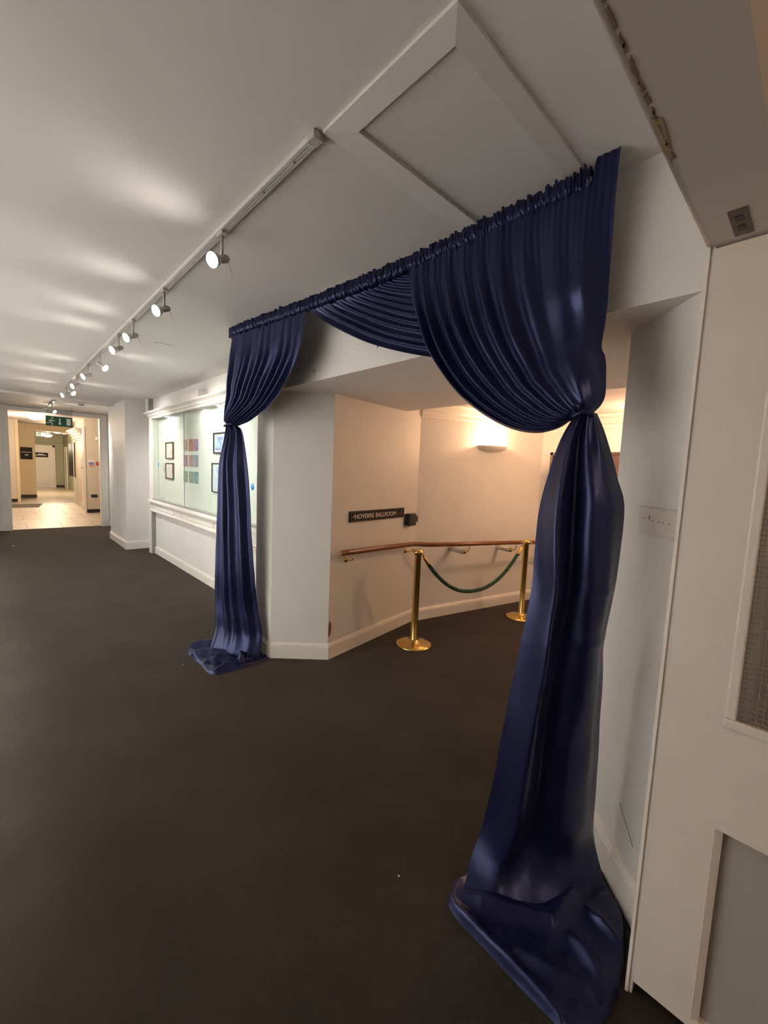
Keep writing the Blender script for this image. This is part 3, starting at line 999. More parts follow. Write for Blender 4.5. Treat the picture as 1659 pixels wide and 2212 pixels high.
for seq in (pts[0:6], pts[75:81][::-1]):
    MB().tube([seq[1], seq[2], seq[4], seq[5]], [0.010, 0.017, 0.020, 0.021], 14).build('ferrule', 'brass', rp)
    MB().tube([seq[0], seq[1]], 0.006, 8).build('hook', 'brass', rp)

# ------------------------------------------------------------------ wall sconce
sc = thing('wall_sconce', 'half-bowl plaster wall uplighter glowing warm on the foyer wall', 'wall lamp', Wp(0.98, 1.77, 0))
rows = []
cx = 0.98
for i in range(13):
    v = i / 12
    z = lerp(1.765, 1.832, v ** 0.9)
    r = math.sqrt(max(0, 1 - (1 - v) ** 2.2))
    row = []
    for k in range(33):
        a = PI * k / 32
        row.append(Wp(cx - math.cos(a) * 0.205 * r, z, 0.002 + math.sin(a) * 0.13 * r))
    rows.append(row)
bowl = MB().grid(rows)
inner = []
for i in range(13):
    v = i / 12
    z = lerp(1.775, 1.832, v ** 0.9)
    r = math.sqrt(max(0, 1 - (1 - v) ** 2.2)) * 0.95
    inner.append([Wp(cx - math.cos(PI * k / 32) * 0.205 * r, z, 0.002 + math.sin(PI * k / 32) * 0.13 * r) for k in range(33)])
bowl.grid(inner)
bowl.grid([rows[-1], inner[-1]])
bowl.build('bowl', 'plaster', sc)
MB().lathe([(0, -0.05), (0.012, -0.05), (0.012, -0.03), (0.02, -0.01), (0.022, 0.01), (0.014, 0.028), (0, 0.033)], Wp(cx, 1.838, 0.06), 14).build('bulb', 'filament', sc)
light('sconce_light', 'POINT', Wp(cx - 0.02, 1.885, 0.07), SCONCE_W, WARM, sc, 0.03)

# second, unseen lamp deeper in the foyer that throws the handrail shadows
fl = thing('foyer_lamp', 'warm ceiling lamp of the foyer behind the right curtain', 'ceiling lamp', (4.40, 1.08, 2.215))
MB().lathe([(0.16, -0.001), (0.16, -0.02), (0.12, -0.06), (0.05, -0.08), (0, -0.083)], (4.40, 1.08, 2.215), 24).build('shade', 'dome', fl)
light('lamp_light', 'POINT', (4.40, 1.08, 2.06), FOYER_W, WARM, fl, 0.06)

# picture on the foyer end wall
pc = thing('wall_picture', 'dark brown picture on the foyer end wall behind the right curtain', 'picture', (EX, 1.86, 1.30))
box('canvas', (EX - 0.018, 1.30, 1.28), (EX - 0.004, 2.22, 1.79), abstract_mat('brown_painting', (0.05, 0.03, 0.025), (0.09, 0.05, 0.04), (0.13, 0.07, 0.05), 5, (0, 0, 0)), pc)
f = MB()
f.box((EX - 0.03, 1.27, 1.25), (EX - 0.001, 2.25, 1.285)).box((EX - 0.03, 1.27, 1.785), (EX - 0.001, 2.25, 1.815))
f.box((EX - 0.03, 1.27, 1.25), (EX - 0.001, 1.30, 1.815)).box((EX - 0.03, 2.22, 1.25), (EX - 0.001, 2.25, 1.815))
f.build('frame', 'framebrown', pc)

# ------------------------------------------------------------------ socket plate on the splayed wall
Rp = lambda s, z, d: RA + RD * s + RN * d + UPV * z
so = thing('socket_plate', 'cream double plate with pin holes on the splayed wall beside the door', 'socket', Rp(0.15, 1.33, 0))
MB().obox(Rp(0.14, 1.374, 0.005), RD * 0.096, RN * 0.005, UPV * 0.044).build('plate', 'offwhite', so, bevel=0.003)
MB().obox(Rp(0.118, 1.371, 0.003), RD * 0.13, RN * 0.003, UPV * 0.05).build('back_plate', 'offwhite', so, bevel=0.002)
for s, z, a, b in ((0.205, 1.378, 0.009, 0.0022), (0.178, 1.383, 0.006, 0.008), (0.160, 1.374, 0.009, 0.0022), (0.125, 1.374, 0.008, 0.002), (0.105, 1.374, 0.004, 0.003), (0.075, 1.373, 0.008, 0.002)):
    MB().obox(Rp(s, z, 0.0102), RD * a * 0.6, RN * 0.0006, UPV * b).build('slot', 'grey', so)

# ------------------------------------------------------------------ curtains
RODP = [(1.322, 3.14, 2.490), (1.362, 2.18, 2.447), (1.392, 1.38, 2.430), (1.420, 0.60, 2.455)]
rodf = curve_fn(RODP)
rod = thing('curtain_rod', 'thin rod under the beam carrying the navy curtains', 'curtain rod', RODP[1])
MB().tube([rodf(i / 40) for i in range(41)], 0.010, 10).build('pole', 'grey', rod)
for y in (0.66, 1.8, 3.05):
    t = (3.14 - y) / 2.54
    p = rodf(t)
    MB().tube([p, Vector((BX - 0.001, p.y, p.z + 0.01))], 0.006, 8).build('bracket', 'grey', rod)


def header(t0, t1, parent, seed, flip=1):
    """ruched sleeve round the rod with a frilled upper edge"""
    n = int(abs(t1 - t0) * 2200)
    ang = 20
    rows = []
    rnd = random.Random(seed)
    for i in range(n + 1):
        t = lerp(t0, t1, i / n)
        p = rodf(t)
        q = rodf(min(1, t + 0.004)) - rodf(max(0, t - 0.004))
        tg = q.normalized()
        side = Vector((0, 0, 1)).cross(tg).normalized()
        up = tg.cross(side)
        ph = t * 2.6
        w1 = noise.noise(Vector((ph * 150, seed, 0)))
        w2 = noise.noise(Vector((ph * 60, seed, 4)))
        row = []
        for k in range(ang):
            a = 2 * PI * k / ang
            tw = noise.noise(Vector((ph * 110 + math.sin(a) * 1.2, seed + 2, math.cos(a) * 0.9)))
            r = 0.021 + 0.006 * w1 + 0.009 * tw + 0.004 * w2
            if math.sin(a) > 0.75:          # the frill standing up over the rod
                r += 0.012 + 0.007 * w2 + 0.006 * w1
            row.append(p + side * (math.cos(a) * r) + up * (math.sin(a) * r * 1.15))
        rows.append(row)
    return MB().grid(rows, close_u=True).build('header', 'satin', parent)


def fold_profile(K, seed, sharp=1.0):
    rnd = random.Random(seed)
    ph = [rnd.uniform(-0.8, 0.8) for _ in range(K + 3)]
    am = [rnd.uniform(0.55, 1.15) for _ in range(K + 3)]

    def h(s):
        x = s * K
        i = int(math.floor(x))
        u = x - i
        j = max(0, min(K + 1, i))
        a = lerp(am[j], am[j + 1], smooth01(u))
        off = lerp(ph[j], ph[j + 1], smooth01(u))
        w = 0.5 + 0.5 * math.cos(2 * PI * x + off)
        return a * (w ** sharp - 0.45)
    return h


def sheet(name, parent, Lp, Rp_, N, Mr, disp, top=None, material='satin'):
    fl_, fr_ = curve_fn(Lp), curve_fn(Rp_)
    rows = []
    for i in range(Mr + 1):
        t = i / Mr
        a, b = fl_(t), fr_(t)
        wv = b - a
        row = []
        for k in range(N + 1):
            s = k / N
            p = a.lerp(b, s)
            if top:
                p = p + top(s, t)
            p = p + disp(s, t, wv, p)
            row.append(p)
        rows.append(row)
    return MB().grid(rows).build(name, material, parent)


FACE = Vector((-1, 0, 0))
LU_L = [(1.325, 3.113, 2.465), (1.324, 3.140, 2.251), (1.323, 3.187, 2.050), (1.322, 3.235, 1.914), (1.321, 3.241, 1.851), (1.320, 3.185, 1.812)]
LU_R = [(1.360, 2.168, 2.420), (1.356, 2.203, 2.220), (1.351, 2.293, 2.084), (1.345, 2.438, 1.973), (1.338, 2.605, 1.884), (1.332, 2.798, 1.825), (1.326, 2.974, 1.798), (1.320, 3.025, 1.793)]
LT_L = [(1.320, 3.185, 1.812), (1.314, 3.230, 1.699), (1.308, 3.286, 1.519), (1.301, 3.315, 1.221), (1.295, 3.344, 0.839), (1.289, 3.355, 0.448), (1.282, 3.328, 0.260), (1.276, 3.310, 0.069), (1.270, 3.334, 0.01)]
LT_R = [(1.330, 3.032, 1.798), (1.351, 2.998, 1.758), (1.373, 2.962, 1.577), (1.394, 2.955, 1.318), (1.415, 2.945, 0.964), (1.436, 2.934, 0.637), (1.458, 2.932, 0.412), (1.479, 2.900, 0.229), (1.500, 2.876, 0.03)]
RU_L = [(1.385, 1.371, 2.420), (1.383, 1.350, 2.290), (1.382, 1.291, 2.137), (1.380, 1.207, 1.993), (1.378, 1.084, 1.852), (1.377, 0.952, 1.752), (1.375, 0.824, 1.685), (1.373, 0.713, 1.658), (1.372, 0.631, 1.667), (1.370, 0.574, 1.697)]
RU_R = [(1.412, 0.520, 2.440), (1.418, 0.529, 2.285), (1.420, 0.529, 2.138), (1.420, 0.527, 2.011), (1.420, 0.529, 1.933), (1.420, 0.513, 1.894), (1.420, 0.504, 1.850), (1.420, 0.500, 1.778), (1.420, 0.511, 1.743), (1.420, 0.534, 1.718)]
RT_L = [(1.380, 0.579, 1.706), (1.371, 0.614, 1.624), (1.362, 0.641, 1.507), (1.352, 0.656, 1.396), (1.343, 0.657, 1.268), (1.334, 0.652, 1.156), (1.325, 0.656, 1.058), (1.315, 0.673, 0.888), (1.306, 0.691, 0.730), (1.297, 0.708, 0.549), (1.288, 0.723, 0.364), (1.276, 0.747, 0.185), (1.240, 0.778, 0.075), (1.175, 0.785, 0.015)]
RT_R = [(1.420, 0.520, 1.717), (1.434, 0.498, 1.663), (1.449, 0.473, 1.582), (1.463, 0.454, 1.509), (1.477, 0.433, 1.428), (1.491, 0.433, 1.290), (1.506, 0.443, 1.160), (1.520, 0.461, 1.007), (1.534, 0.470, 0.917), (1.549, 0.468, 0.828), (1.563, 0.468, 0.648), (1.577, 0.465, 0.463), (1.591, 0.465, 0.271), (1.606, 0.465, 0.129), (1.620, 0.456, 0.01)]


def upper_disp(hf, hfine, K, amp, puff=0.0):
    def d(s, t, wv, p):
        w = wv.length
        spacing = w / K
        a = min(amp * (0.25 + 0.75 * smooth01(t * 3.0)), spacing * 0.75)
        big = hf(s) * a
        small = hfine(s) * 0.004 * max(0, 1 - t * 2.6)
        edge = 4 * s * (1 - s)
        bul = 0.05 * smooth01((t - 0.55) / 0.4) * edge * (1 - 0.6 * smooth01((t - 0.9) / 0.1))
        wr = 0.010 * noise.noise(Vector((s * 6, t * 5, K))) * smooth01(t * 2)
        pf = 0.0
        if puff:
            pf = puff * math.exp(-((s - 0.82) / 0.16) ** 2 - ((t - 0.80) / 0.13) ** 2) + 0.012 * math.exp(-((s - 0.88) / 0.08) ** 2 - ((t - 0.40) / 0.07) ** 2)
        return FACE * (big + small + bul + wr + pf)
    return d


def tail_disp(hf, depth, amp, wr_amp=0.006, creases=()):
    def d(s, t, wv, p):
        w = wv.length
        side = Vector((wv.x, wv.y, 0)).normalized()
        nrm = Vector((side.y, -side.x, 0))
        if nrm.x > 0:
            nrm = -nrm
        e = 1 - abs(2 * s - 1) ** 2.4
        dep = lerp(0.03, depth, smooth01(t * 5)) * e
        a = min(amp, w * 0.16)
        f_ = hf(s) * a * (0.35 + 0.65 * min(1, e * 1.6)) * (1 - 0.75 * smooth01((t - 0.84) / 0.14))
        wr = wr_amp * noise.noise(Vector((s * 5, t * 9, depth * 100)))
        cr = 0.0
        for (s0, s1, tc, w_, a_) in creases:
            if s0 < s < s1:
                env = smooth01((s - s0) / 0.25) * smooth01((s1 - s) / 0.10 + 0.3)
                cr += a_ * env * math.exp(-((t - tc - 0.03 * (s - s0)) / w_) ** 2)
        flare = 0.07 * smooth01((t - 0.86) / 0.14) ** 2
        return nrm * (dep + f_ + wr + cr + flare)
    return d


def puddle(name, parent, outline, centre, hmax, seed, n=260, m=60, ridges=(), crumple=0.007):
    """cloth lying on the floor: low, with long rolled folds; ridges = (x0, y0, x1, y1, height, width)"""
    cf = curve_fn(outline + [outline[0]])
    C = Vector((centre[0], centre[1], 0))
    rows = []
    for j in range(m + 1):
        r = (j / m) ** 0.8
        row = []
        for i in range(n):
            o_ = cf(i / n)
            p = C.lerp(Vector((o_.x, o_.y, 0)), r)
            f1 = noise.noise(Vector((p.x * 4.0, p.y * 4.0, seed)))
            f2 = noise.noise(Vector((p.x * 10 + f1 * 2, p.y * 10, seed + 5)))
            f3 = noise.noise(Vector((p.x * 22 + f2, p.y * 22, seed + 9)))
            h = 0.018 + hmax * (1 - r) ** 1.6 * 0.5 + 0.012 * f1 + crumple * (f2 + 0.5 * f3)
            for (x0, y0, x1, y1, hh, ww) in ridges:
                d = Vector((x1 - x0, y1 - y0))
                q = Vector((p.x - x0, p.y - y0))
                t = max(0, min(1, q.dot(d) / d.length_squared))
                off = (q - d * t).length + 0.012 * f1
                h += hh * math.sin(PI * min(1, t * 0.9 + 0.1)) ** 0.5 * math.exp(-(off / ww) ** 2) if 0 <= t <= 1 else 0
            rim = smooth01((1 - r) / 0.05) ** 0.7
            p.z = max(0.005, h) * rim + 0.003
            row.append(p)
        rows.append(row)
    return MB().grid(rows, close_u=True).build(name, 'satin', parent)


def tie(parent, c, rx, ry):
    pts = [Vector((c[0] + rx * math.cos(2 * PI * i / 32), c[1] + ry * math.sin(2 * PI * i / 32), c[2] + 0.006 * math.sin(4 * PI * i / 32))) for i in range(33)]
    return MB().tube(pts, 0.007, 10, cap=False).build('tie', 'satin', parent)


# --- left curtain
lc = thing('curtain', 'navy satin curtain tied back at the far left end of the rod', 'curtain', (1.33, 3.1, 0), 'navy satin curtains')
header(0.0, 0.385, lc, 11)
MB().grid([[Vector((1.318 - 0.004 * k, 3.115 + 0.012 * k, 2.44 + 0.026 * j + 0.004 * k)) for k in range(4)] for j in range(4)]).build('header_end', 'satin', lc)
sheet('drape', lc, LU_L, LU_R, 260, 90, upper_disp(fold_profile(11, 3, 1.2), fold_profile(34, 5), 11, 0.055))
sheet('tail', lc, LT_L, LT_R, 160, 120, tail_disp(fold_profile(5, 8, 1.0), 0.075, 0.035))
tie(lc, (1.305, 3.11, 1.803), 0.035, 0.074)
LPUD = [(1.311, 3.440, 0), (1.194, 3.458, 0), (1.068, 3.363, 0), (1.055, 3.237, 0), (1.067, 3.071, 0), (1.078, 2.863, 0), (1.238, 2.824, 0), (1.495, 2.850, 0), (1.505, 3.00, 0), (1.47, 3.30, 0)]
puddle('puddle', lc, LPUD, (1.34, 3.10), 0.05, 3.3, ridges=((1.10, 3.38, 1.40, 3.20, 0.05, 0.035), (1.07, 3.22, 1.32, 3.02, 0.05, 0.03), (1.12, 3.05, 1.30, 2.96, 0.035, 0.025), (1.12, 2.88, 1.45, 2.90, 0.03, 0.03), (1.30, 2.87, 1.36, 3.02, 0.05, 0.02)), crumple=0.014)

# --- right curtain
rc = thing('curtain', 'large navy satin curtain tied back in the foreground at the right end', 'curtain', (1.43, 0.6, 0), 'navy satin curtains')
header(0.688, 1.0, rc, 23)


def rfold(s):
    # close folds towards the open side, broad smooth cloth towards the wall
    v = 0.0
    for c_, w_, a_ in ((0.035, 0.022, 0.9), (0.10, 0.026, 1.0), (0.175, 0.030, 0.8), (0.255, 0.034, 1.1), (0.345, 0.038, 0.8), (0.43, 0.036, 0.9), (0.53, 0.045, 1.0), (0.645, 0.05, 0.65), (0.78, 0.07, 0.55), (0.90, 0.05, 0.45)):
        v += a_ * math.exp(-((s - c_) / w_) ** 2)
    return v - 0.45


def rtop(s, t):
    # the loose unshirred end of the cloth stands up beyond the end of the rod
    k = smooth01((s - 0.905) / 0.022)
    f_ = max(0.0, 1 - t / 0.35)
    return Vector((0.0, 0.0, (0.074 * k) * f_ * f_))


sheet('drape', rc, RU_L, RU_R, 340, 120, upper_disp(rfold, fold_profile(40, 6), 9, 0.060, puff=0.05), top=rtop)
sheet('tail', rc, RT_L, RT_R, 200, 160,
      tail_disp(lambda s: (1.25 * math.exp(-((s - 0.17) / 0.10) ** 2) - 0.75 * math.exp(-((s - 0.40) / 0.09) ** 2) + 0.45 * math.exp(-((s - 0.72) / 0.20) ** 2) + 0.03 * math.cos(s * 22)), 0.07, 0.045, 0.010,
                creases=((0.5, 1.0, 0.33, 0.010, 0.008), (0.5, 1.0, 0.435, 0.010, 0.009))))
tie(rc, (1.378, 0.548, 1.708), 0.035, 0.030)
RPUD = [(1.174, 0.785, 0), (1.108, 0.760, 0), (1.084, 0.706, 0), (1.079, 0.601, 0), (1.074, 0.500, 0), (1.071, 0.370, 0), (1.076, 0.321, 0), (1.191, 0.265, 0), (1.358, 0.272, 0), (1.515, 0.318, 0), (1.60, 0.40, 0), (1.64, 0.47, 0), (1.45, 0.70, 0)]
puddle('puddle', rc, RPUD, (1.42, 0.60), 0.06, 9.1, ridges=((1.10, 0.72, 1.09, 0.34, 0.02, 0.018), (1.16, 0.72, 1.30, 0.47, 0.035, 0.025), (1.30, 0.47, 1.50, 0.46, 0.035, 0.028), (1.14, 0.50, 1.20, 0.30, 0.02, 0.02), (1.30, 0.40, 1.26, 0.29, 0.025, 0.02), (1.42, 0.40, 1.40, 0.29, 0.03, 0.02)))

# --- swag behind, swept from the rod towards the right
sw = thing('curtain_swag', 'brighter navy satin swag draped across the opening between the two curtains', 'curtain', (1.42, 1.5, 2.1), 'navy satin curtains')
header(0.385, 0.688, sw, 37)
low = curve_fn([(1.370, 2.176, 2.424), (1.40, 2.045, 2.334), (1.43, 1.742, 2.178), (1.45, 1.512, 2.090), (1.47, 1.315, 2.032), (1.48, 1.10, 1.98), (1.47, 0.86, 1.97), (1.45, 0.66, 2.05)])
rows = []
hsw = fold_profile(11, 29, 1.2)
for i in range(131):
    v = i / 130               # 0 = lowest fold, 1 = uppermost
    st = rodf(lerp(0.385, 0.67, v ** 0.85)) - UPV * 0.012
    en = Vector((1.45, 0.62, lerp(2.05, 2.38, v)))
    mid = []
    row = []
    for k in range(121):
        u = k / 120
        base = low(u)
        # the upper folds start further along the rod and hang in a shallower curve
        chord0 = low(0).lerp(low(1), u)
        sag = base - chord0
        p = st.lerp(en, u) + sag * lerp(1.0, 0.30, v)
        w = math.sin(min(1, u * 6) * PI / 2) * (1 - 0.7 * smooth01((u - 0.75) / 0.25))
        p = p + Vector((-1, 0, -0.35)).normalized() * (hsw(v) * 0.030 * w) + Vector((0.03 * math.sin(v * PI) * w, 0, 0))
        row.append(p)
    rows.append(row)
MB().grid(rows).build('drape', 'satin', sw)

# ------------------------------------------------------------------ bits on the carpet
for i, (x, y, lab) in enumerate(((0.17, 9.25, 'white scrap of paper on the carpet towards the far doorway'), (1.043, 0.938, 'tiny pale fleck on the carpet near the right curtain'),
                                 (0.969, 3.147, 'tiny pale fleck on the carpet beside the left curtain puddle'))):
    r = 0.025 if i == 0 else 0.004
    n = 7
    top = [(x + r * math.cos(q) * random.uniform(0.6, 1.2), y + r * math.sin(q) * random.uniform(0.6, 1.2)) for q in [2 * PI * a / n for a in range(n)]]
    tag(MB().prism(top, 0.0, 0.003).build('litter_scrap', 'litter'), lab, 'litter')

# ------------------------------------------------------------------ the hall beyond the far doorway
hf_ = struct(box('floor_hall', (-1.4, 11.28, -0.06), (3.6, 28.2, -0.006), 'grout'), 'pale tiled floor of the hall beyond the doorway')
tw, td = 0.60, 0.90
tmesh = None
rowi = 0
y = 11.30
while y < 17.6:
    x = -1.35 + (0.3 if rowi % 2 else 0.0)
    while x < 2.9:
        if tmesh is None:
            o = MB().box((0, 0, -0.02), (tw - 0.012, td - 0.012, 0.0)).build('tile', 'tile', hf_)
            tmesh = o.data
        else:
            o = bpy.data.objects.new('tile', tmesh)
            COL.objects.link(o)
            o.parent = hf_
        o.location = (x, y, random.uniform(-0.0008, 0.0008))
        x += tw
    y += td
    rowi += 1
box('far_tiling', (-1.4, y, -0.02), (3.6, 28.2, 0.0), 'hallfloor', hf_)
struct(box('ceiling_hall', (-1.4, 11.34, 2.72), (3.6, 20.1, 2.80), 'ceil'))
struct(box('ceiling_hall_far', (-1.4, 20.3, 2.68), (3.6, 28.2, 2.76), 'ceil'))
struct(box('wall_hall_left', (-1.4, 11.34, 0), (-1.3, 28.2, 3.0), 'hallwall'))
struct(box('wall_hall_left_front', (-1.3, 18.4, 0), (0.50, 18.6, 2.72), 'hallwall'))
struct(box('wall_hall_left_return', (0.50, 18.38, 0), (0.58, 20.1, 2.72), 'hallyellow'))
struct(box('baseboard_hall_left', (-1.3, 18.38, 0), (0.50, 18.4, 0.10), 'darkskirt'))
struct(box('wall_hall_left_back', (-1.3, 20.1, 0), (1.09, 20.3, 2.72), 'hallyellow'))
struct(box('baseboard_hall_back', (0.58, 20.08, 0), (1.09, 20.1, 0.12), 'darkskirt'))
struct(box('trim_7', (1.09, 20.1, 2.49), (2.9, 20.3, 2.72), 'hallyellow'), 'cream beam across the hall ceiling')
struct(box('wall_hall_end', (-1.3, 27.3, 0), (2.60, 27.5, 2.68), 'hallgreen'))
struct(box('baseboard_hall_end', (2.26, 27.27, 0), (2.60, 27.3, 0.12), 'darkskirt'))
struct(box('trim_8', (-1.3, 27.28, 2.26), (2.6, 27.3, 2.285), 'grey'), 'picture rail on the hall end wall')
struct(box('wall_hall_right_far', (2.60, 18.9, 0), (2.75, 27.5, 2.68), 'hallgreen'))
struct(box('wall_hall_right', (1.84, 14.2, 0), (3.6, 14.35, 2.72), 'hallwall'))
struct(box('wall_hall_right_side', (1.95, 14.35, 0), (3.4, 17.2, 2.72), 'hallwall'))
struct(box('wall_hall_right_pier', (2.1, 17.2, 0), (3.4, 18.9, 2.72), 'hallwall'))
struct(box('baseboard_hall_right', (1.84, 14.18, 0), (3.5, 14.2, 0.10), 'darkskirt'))
struct(box('trim_9', (1.80, 14.17, 0), (1.84, 14.36, 2.40), 'trim'), 'white corner trim in the hall')
dr = struct(MB().box((1.42, 27.26, 0), (2.16, 27.3, 2.06)).build('door_4', 'trim'), 'white door at the far end of the hall')
for (x0, x1, z0, z1, m_) in ((2.16, 2.25, 0, 2.14, 'trim'), (1.36, 2.25, 2.06, 2.14, 'trim'), (1.36, 1.42, 0, 2.14, 'trim')):
    box('door_frame', (x0, 27.22, z0), (x1, 27.3, z1), m_, dr)
box('rail', (1.45, 27.245, 0.78), (2.0, 27.262, 0.81), 'trim', dr)
box('rail', (1.45, 27.245, 0.245), (2.0, 27.262, 0.275), 'trim', dr)
box('kick_plate', (1.45, 27.25, 0.02), (2.0, 27.262, 0.23), 'track', dr)
dr2 = struct(MB().box((2.585, 25.9, 0), (2.6, 26.6, 2.04)).build('door_5', 'trim'), 'white side door in the far hall')
box('door_frame', (2.57, 25.82, 0), (2.6, 25.9, 2.1), 'trim', dr2)
box('door_frame', (2.57, 26.6, 0), (2.6, 26.68, 2.1), 'trim', dr2)
box('vision_panel', (2.580, 26.15, 1.0), (2.586, 26.35, 1.8), 'grey', dr2)
# doorcase with a moulded head on the right of the hall
dcs = thing('doorcase', 'white pilastered doorcase with moulded head on the right side of the hall', 'doorcase', (2.0, 16.4, 0))
box('pilaster', (1.90, 15.2, 0.14), (1.95, 15.5, 2.22), 'trim', dcs)
box('pilaster', (1.98, 17.10, 0.14), (2.14, 17.22, 2.12), 'trim', dcs)
box('plinth', (1.87, 15.16, 0), (1.95, 15.54, 0.15), 'trim', dcs)
box('plinth', (1.94, 17.06, 0), (2.16, 17.24, 0.15), 'trim', dcs)
for i, (dx, z0, z1) in enumerate(((0.06, 2.10, 2.16), (0.12, 2.16, 2.24), (0.18, 2.24, 2.30), (0.27, 2.30, 2.36), (0.34, 2.36, 2.42))):
    box('moulding', (1.96 - dx * 0.7, 15.1 - dx * 0.2, z0), (2.2, 17.24, z1), 'trim', dcs)
box('glazed_side', (1.93, 17.25, 0.9), (2.10, 18.7, 2.05), 'darksign', dcs)
box('side_frame', (1.925, 17.3, 0.0), (2.10, 17.5, 2.05), 'trim', dcs)
sdn = thing('dispenser', 'white wall dispenser on the doorcase in the hall', 'dispenser', (1.92, 15.3, 1.2))
box('body', (1.83, 15.02, 1.27), (1.93, 15.19, 1.50), 'white', sdn, bevel=0.015)
box('nozzle', (1.85, 15.05, 1.245), (1.89, 15.1, 1.27), 'grey', sdn)
nt_ = thing('wall_notice', 'blue and red notice with white heading on the hall wall', 'notice', (1.965, 14.2, 1.31))
box('sheet', (1.895, 14.193, 1.30), (2.035, 14.199, 1.50), 'paper', nt_)
box('blue_block', (1.905, 14.190, 1.36), (2.03, 14.1935, 1.435), 'noticeblue', nt_)
box('red_block', (1.92, 14.190, 1.31), (2.03, 14.1935, 1.345), 'noticered', nt_)
box('symbol', (1.955, 14.190, 1.46), (1.97, 14.1935, 1.48), 'grey', nt_)
ca = thing('call_point', 'red fire alarm call point on the hall wall', 'alarm', (2.12, 14.2, 1.36))
box('body', (2.08, 14.165, 1.36), (2.168, 14.199, 1.445), 'red', ca, bevel=0.006)
box('press_plate', (2.098, 14.160, 1.375), (2.15, 14.166, 1.425), 'noticered', ca)
hs = thing('wall_socket', 'black double socket low on the hall wall', 'socket', (2.02, 14.2, 0.44))
box('plate', (1.945, 14.185, 0.438), (2.095, 14.199, 0.52), 'black', hs, bevel=0.003)
box('switch', (1.975, 14.181, 0.488), (1.995, 14.186, 0.51), 'grey', hs)
box('switch', (2.045, 14.181, 0.488), (2.065, 14.186, 0.51), 'grey', hs)
ws = thing('wall_sounder', 'round white sounder high on the hall wall', 'sounder', (2.12, 14.2, 2.1))
MB().lathe([(0.0, 0.06), (0.03, 0.06), (0.05, 0.045), (0.058, 0.01), (0.06, 0.001)], (2.12, 14.199, 2.10), 20, (0, -1, 0)).build('dome', 'white', ws)
MB().lathe([(0.066, 0.012), (0.066, 0.0)], (2.12, 14.199, 2.10), 20, (0, -1, 0)).build('ring', 'offwhite', ws)
sq = thing('wall_sign', 'square dark wall sign with pale lines on the cream hall wall', 'sign', (0.835, 20.1, 1.43))
box('board', (0.668, 20.075, 1.425), (1.005, 20.099, 1.86), 'darksign', sq)
for (x0, x1, z0, z1) in ((0.70, 0.97, 1.675, 1.695), (0.79, 0.90, 1.58, 1.60), (0.80, 0.87, 1.55, 1.565)):
    box('pale_line', (x0, 20.071, z0), (x1, 20.0755, z1), 'lettering', sq)
eds = thing('door_sign', 'dark rectangular sign with pale lines on the far white door', 'sign', (1.72, 27.25, 1.53))
box('board', (1.455, 27.235, 1.53), (1.975, 27.258, 1.76), 'darksign', eds)
for (x0, x1, z0, z1) in ((1.58, 1.80, 1.665, 1.695), (1.48, 1.90, 1.615, 1.65)):
    box('pale_line', (x0, 27.23, z0), (x1, 27.2355, z1), 'lettering', eds)
he = thing('exit_sign', 'white hanging sign with green arrow and running figure far down the hall', 'exit sign', (1.6, 24.0, 2.45))
box('panel', (1.355, 23.99, 2.455), (1.84, 24.02, 2.62), 'paper', he)
pn = box('green_panel', (1.38, 23.984, 2.48), (1.52, 23.991, 2.60), 'green', he)
flat('arrow', [(1.395, 2.54), (1.435, 2.575), (1.435, 2.55), (1.50, 2.55), (1.50, 2.53), (1.435, 2.53), (1.435, 2.505)], 23.981, 'signwhite', pn)
pn2 = box('green_panel', (1.66, 23.984, 2.48), (1.82, 23.991, 2.60), 'green', he)
fg = MB()
fg.obox((1.72, 23.982, 2.545), (0.02, 0, 0.025), (0, 0.0012, 0), (0.008, 0, -0.006)).obox((1.715, 23.982, 2.51), (0.022, 0, -0.016), (0, 0.0012, 0), (0.005, 0, 0.006)).obox((1.75, 23.982, 2.56), (0.02, 0, -0.006), (0, 0.0012, 0), (0.002, 0, 0.006))
fg.lathe([(0, -0.001), (0.011, -0.001), (0.011, 0.001), (0, 0.001)], (1.745, 23.982, 2.582), 10, (0, 1, 0))
fg.build('running_figure', 'signwhite', pn2)
for x in (1.42, 1.78):
    MB().tube([(x, 24.0, 2.62), (x, 24.0, 2.68)], 0.004, 6).build('hanger', 'grey', he)
mt = thing('door_mat', 'dark flat mat lying on the hall floor at the left', 'mat', (0.5, 16.8, 0.002))
MB().prism([(-0.6, 16.2), (0.90, 16.2), (1.07, 17.4), (-0.6, 17.4)], 0.0015, 0.010).build('pile', 'mat', mt)
MB().tube([(0.90, 16.2, 0.006), (1.07, 17.4, 0.006)], 0.006, 6).build('edging', 'black', mt)


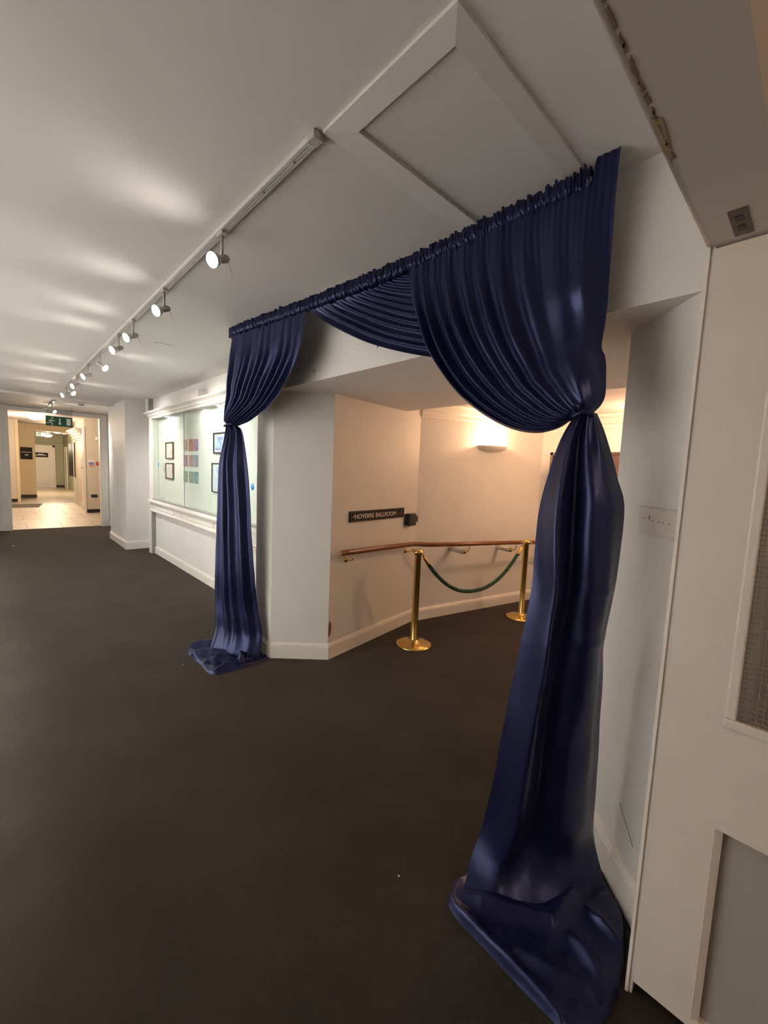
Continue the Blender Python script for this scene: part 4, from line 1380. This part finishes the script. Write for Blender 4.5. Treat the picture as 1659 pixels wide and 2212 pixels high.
def dome(loc, r, lab, w, s=0.0):
    t = thing('dome_lamp', lab, 'ceiling lamp', loc, 'glowing dome lamps in the hall')
    MB().lathe([(r, -0.001), (r * 1.02, -0.02), (r * 0.85, -0.07), (r * 0.5, -0.10), (0, -0.11)], loc, 24).build('diffuser', 'dome', t)
    MB().lathe([(r * 1.05, 0.0), (r * 1.08, -0.012), (r * 1.0, -0.022)], loc, 24).build('rim', 'white', t)
    if s > 0:
        MB().tube([loc, (loc[0], loc[1], loc[2] + s)], 0.012, 8).build('stem', 'white', t)
    light('lamp_light', 'POINT', (loc[0], loc[1], loc[2] - 0.45), w, HALLC, t, 0.1)
    return t


dome((0.95, 12.6, 2.72), 0.18, 'dome lamp just beyond the far doorway, partly behind the exit sign', HALL_W)
dome((0.9, 16.2, 2.72), 0.18, 'dome lamp in the middle of the hall ceiling', HALL_W)
dome((1.6, 22.0, 2.46), 0.15, 'lower left glowing dome lamp below the hanging sign in the hall', HALL_W * 1.15, 0.22)
dome((1.95, 22.6, 2.68), 0.14, 'upper right glowing dome lamp beyond the cream hall beam', HALL_W * 1.15)
MB_ = thing('recessed_light', 'pair of square recessed lights at the far right of the hall ceiling', 'ceiling lamp', (2.3, 25.0, 2.68))
box('panel', (2.12, 24.8, 2.672), (2.28, 25.05, 2.679), 'dome', MB_)
box('panel', (2.36, 24.8, 2.672), (2.50, 25.05, 2.679), 'dome', MB_)

# ------------------------------------------------------------------ lamp of the entry room behind the viewer
rl = thing('ceiling_lamp', 'warm dome lamp on the entry room ceiling', 'ceiling lamp', (0.4, -1.95, 2.46))
MB().lathe([(0.16, -0.001), (0.16, -0.02), (0.12, -0.06), (0.05, -0.08), (0, -0.083)], (0.4, -1.95, 2.46), 24).build('diffuser', 'dome', rl)
MB().lathe([(0.17, 0.0), (0.175, -0.012), (0.16, -0.02)], (0.4, -1.95, 2.46), 24).build('rim', 'white', rl)
light('lamp_light', 'POINT', (0.4, -1.95, 2.28), ROOM_W, (1.0, 0.70, 0.50), rl, 0.1)
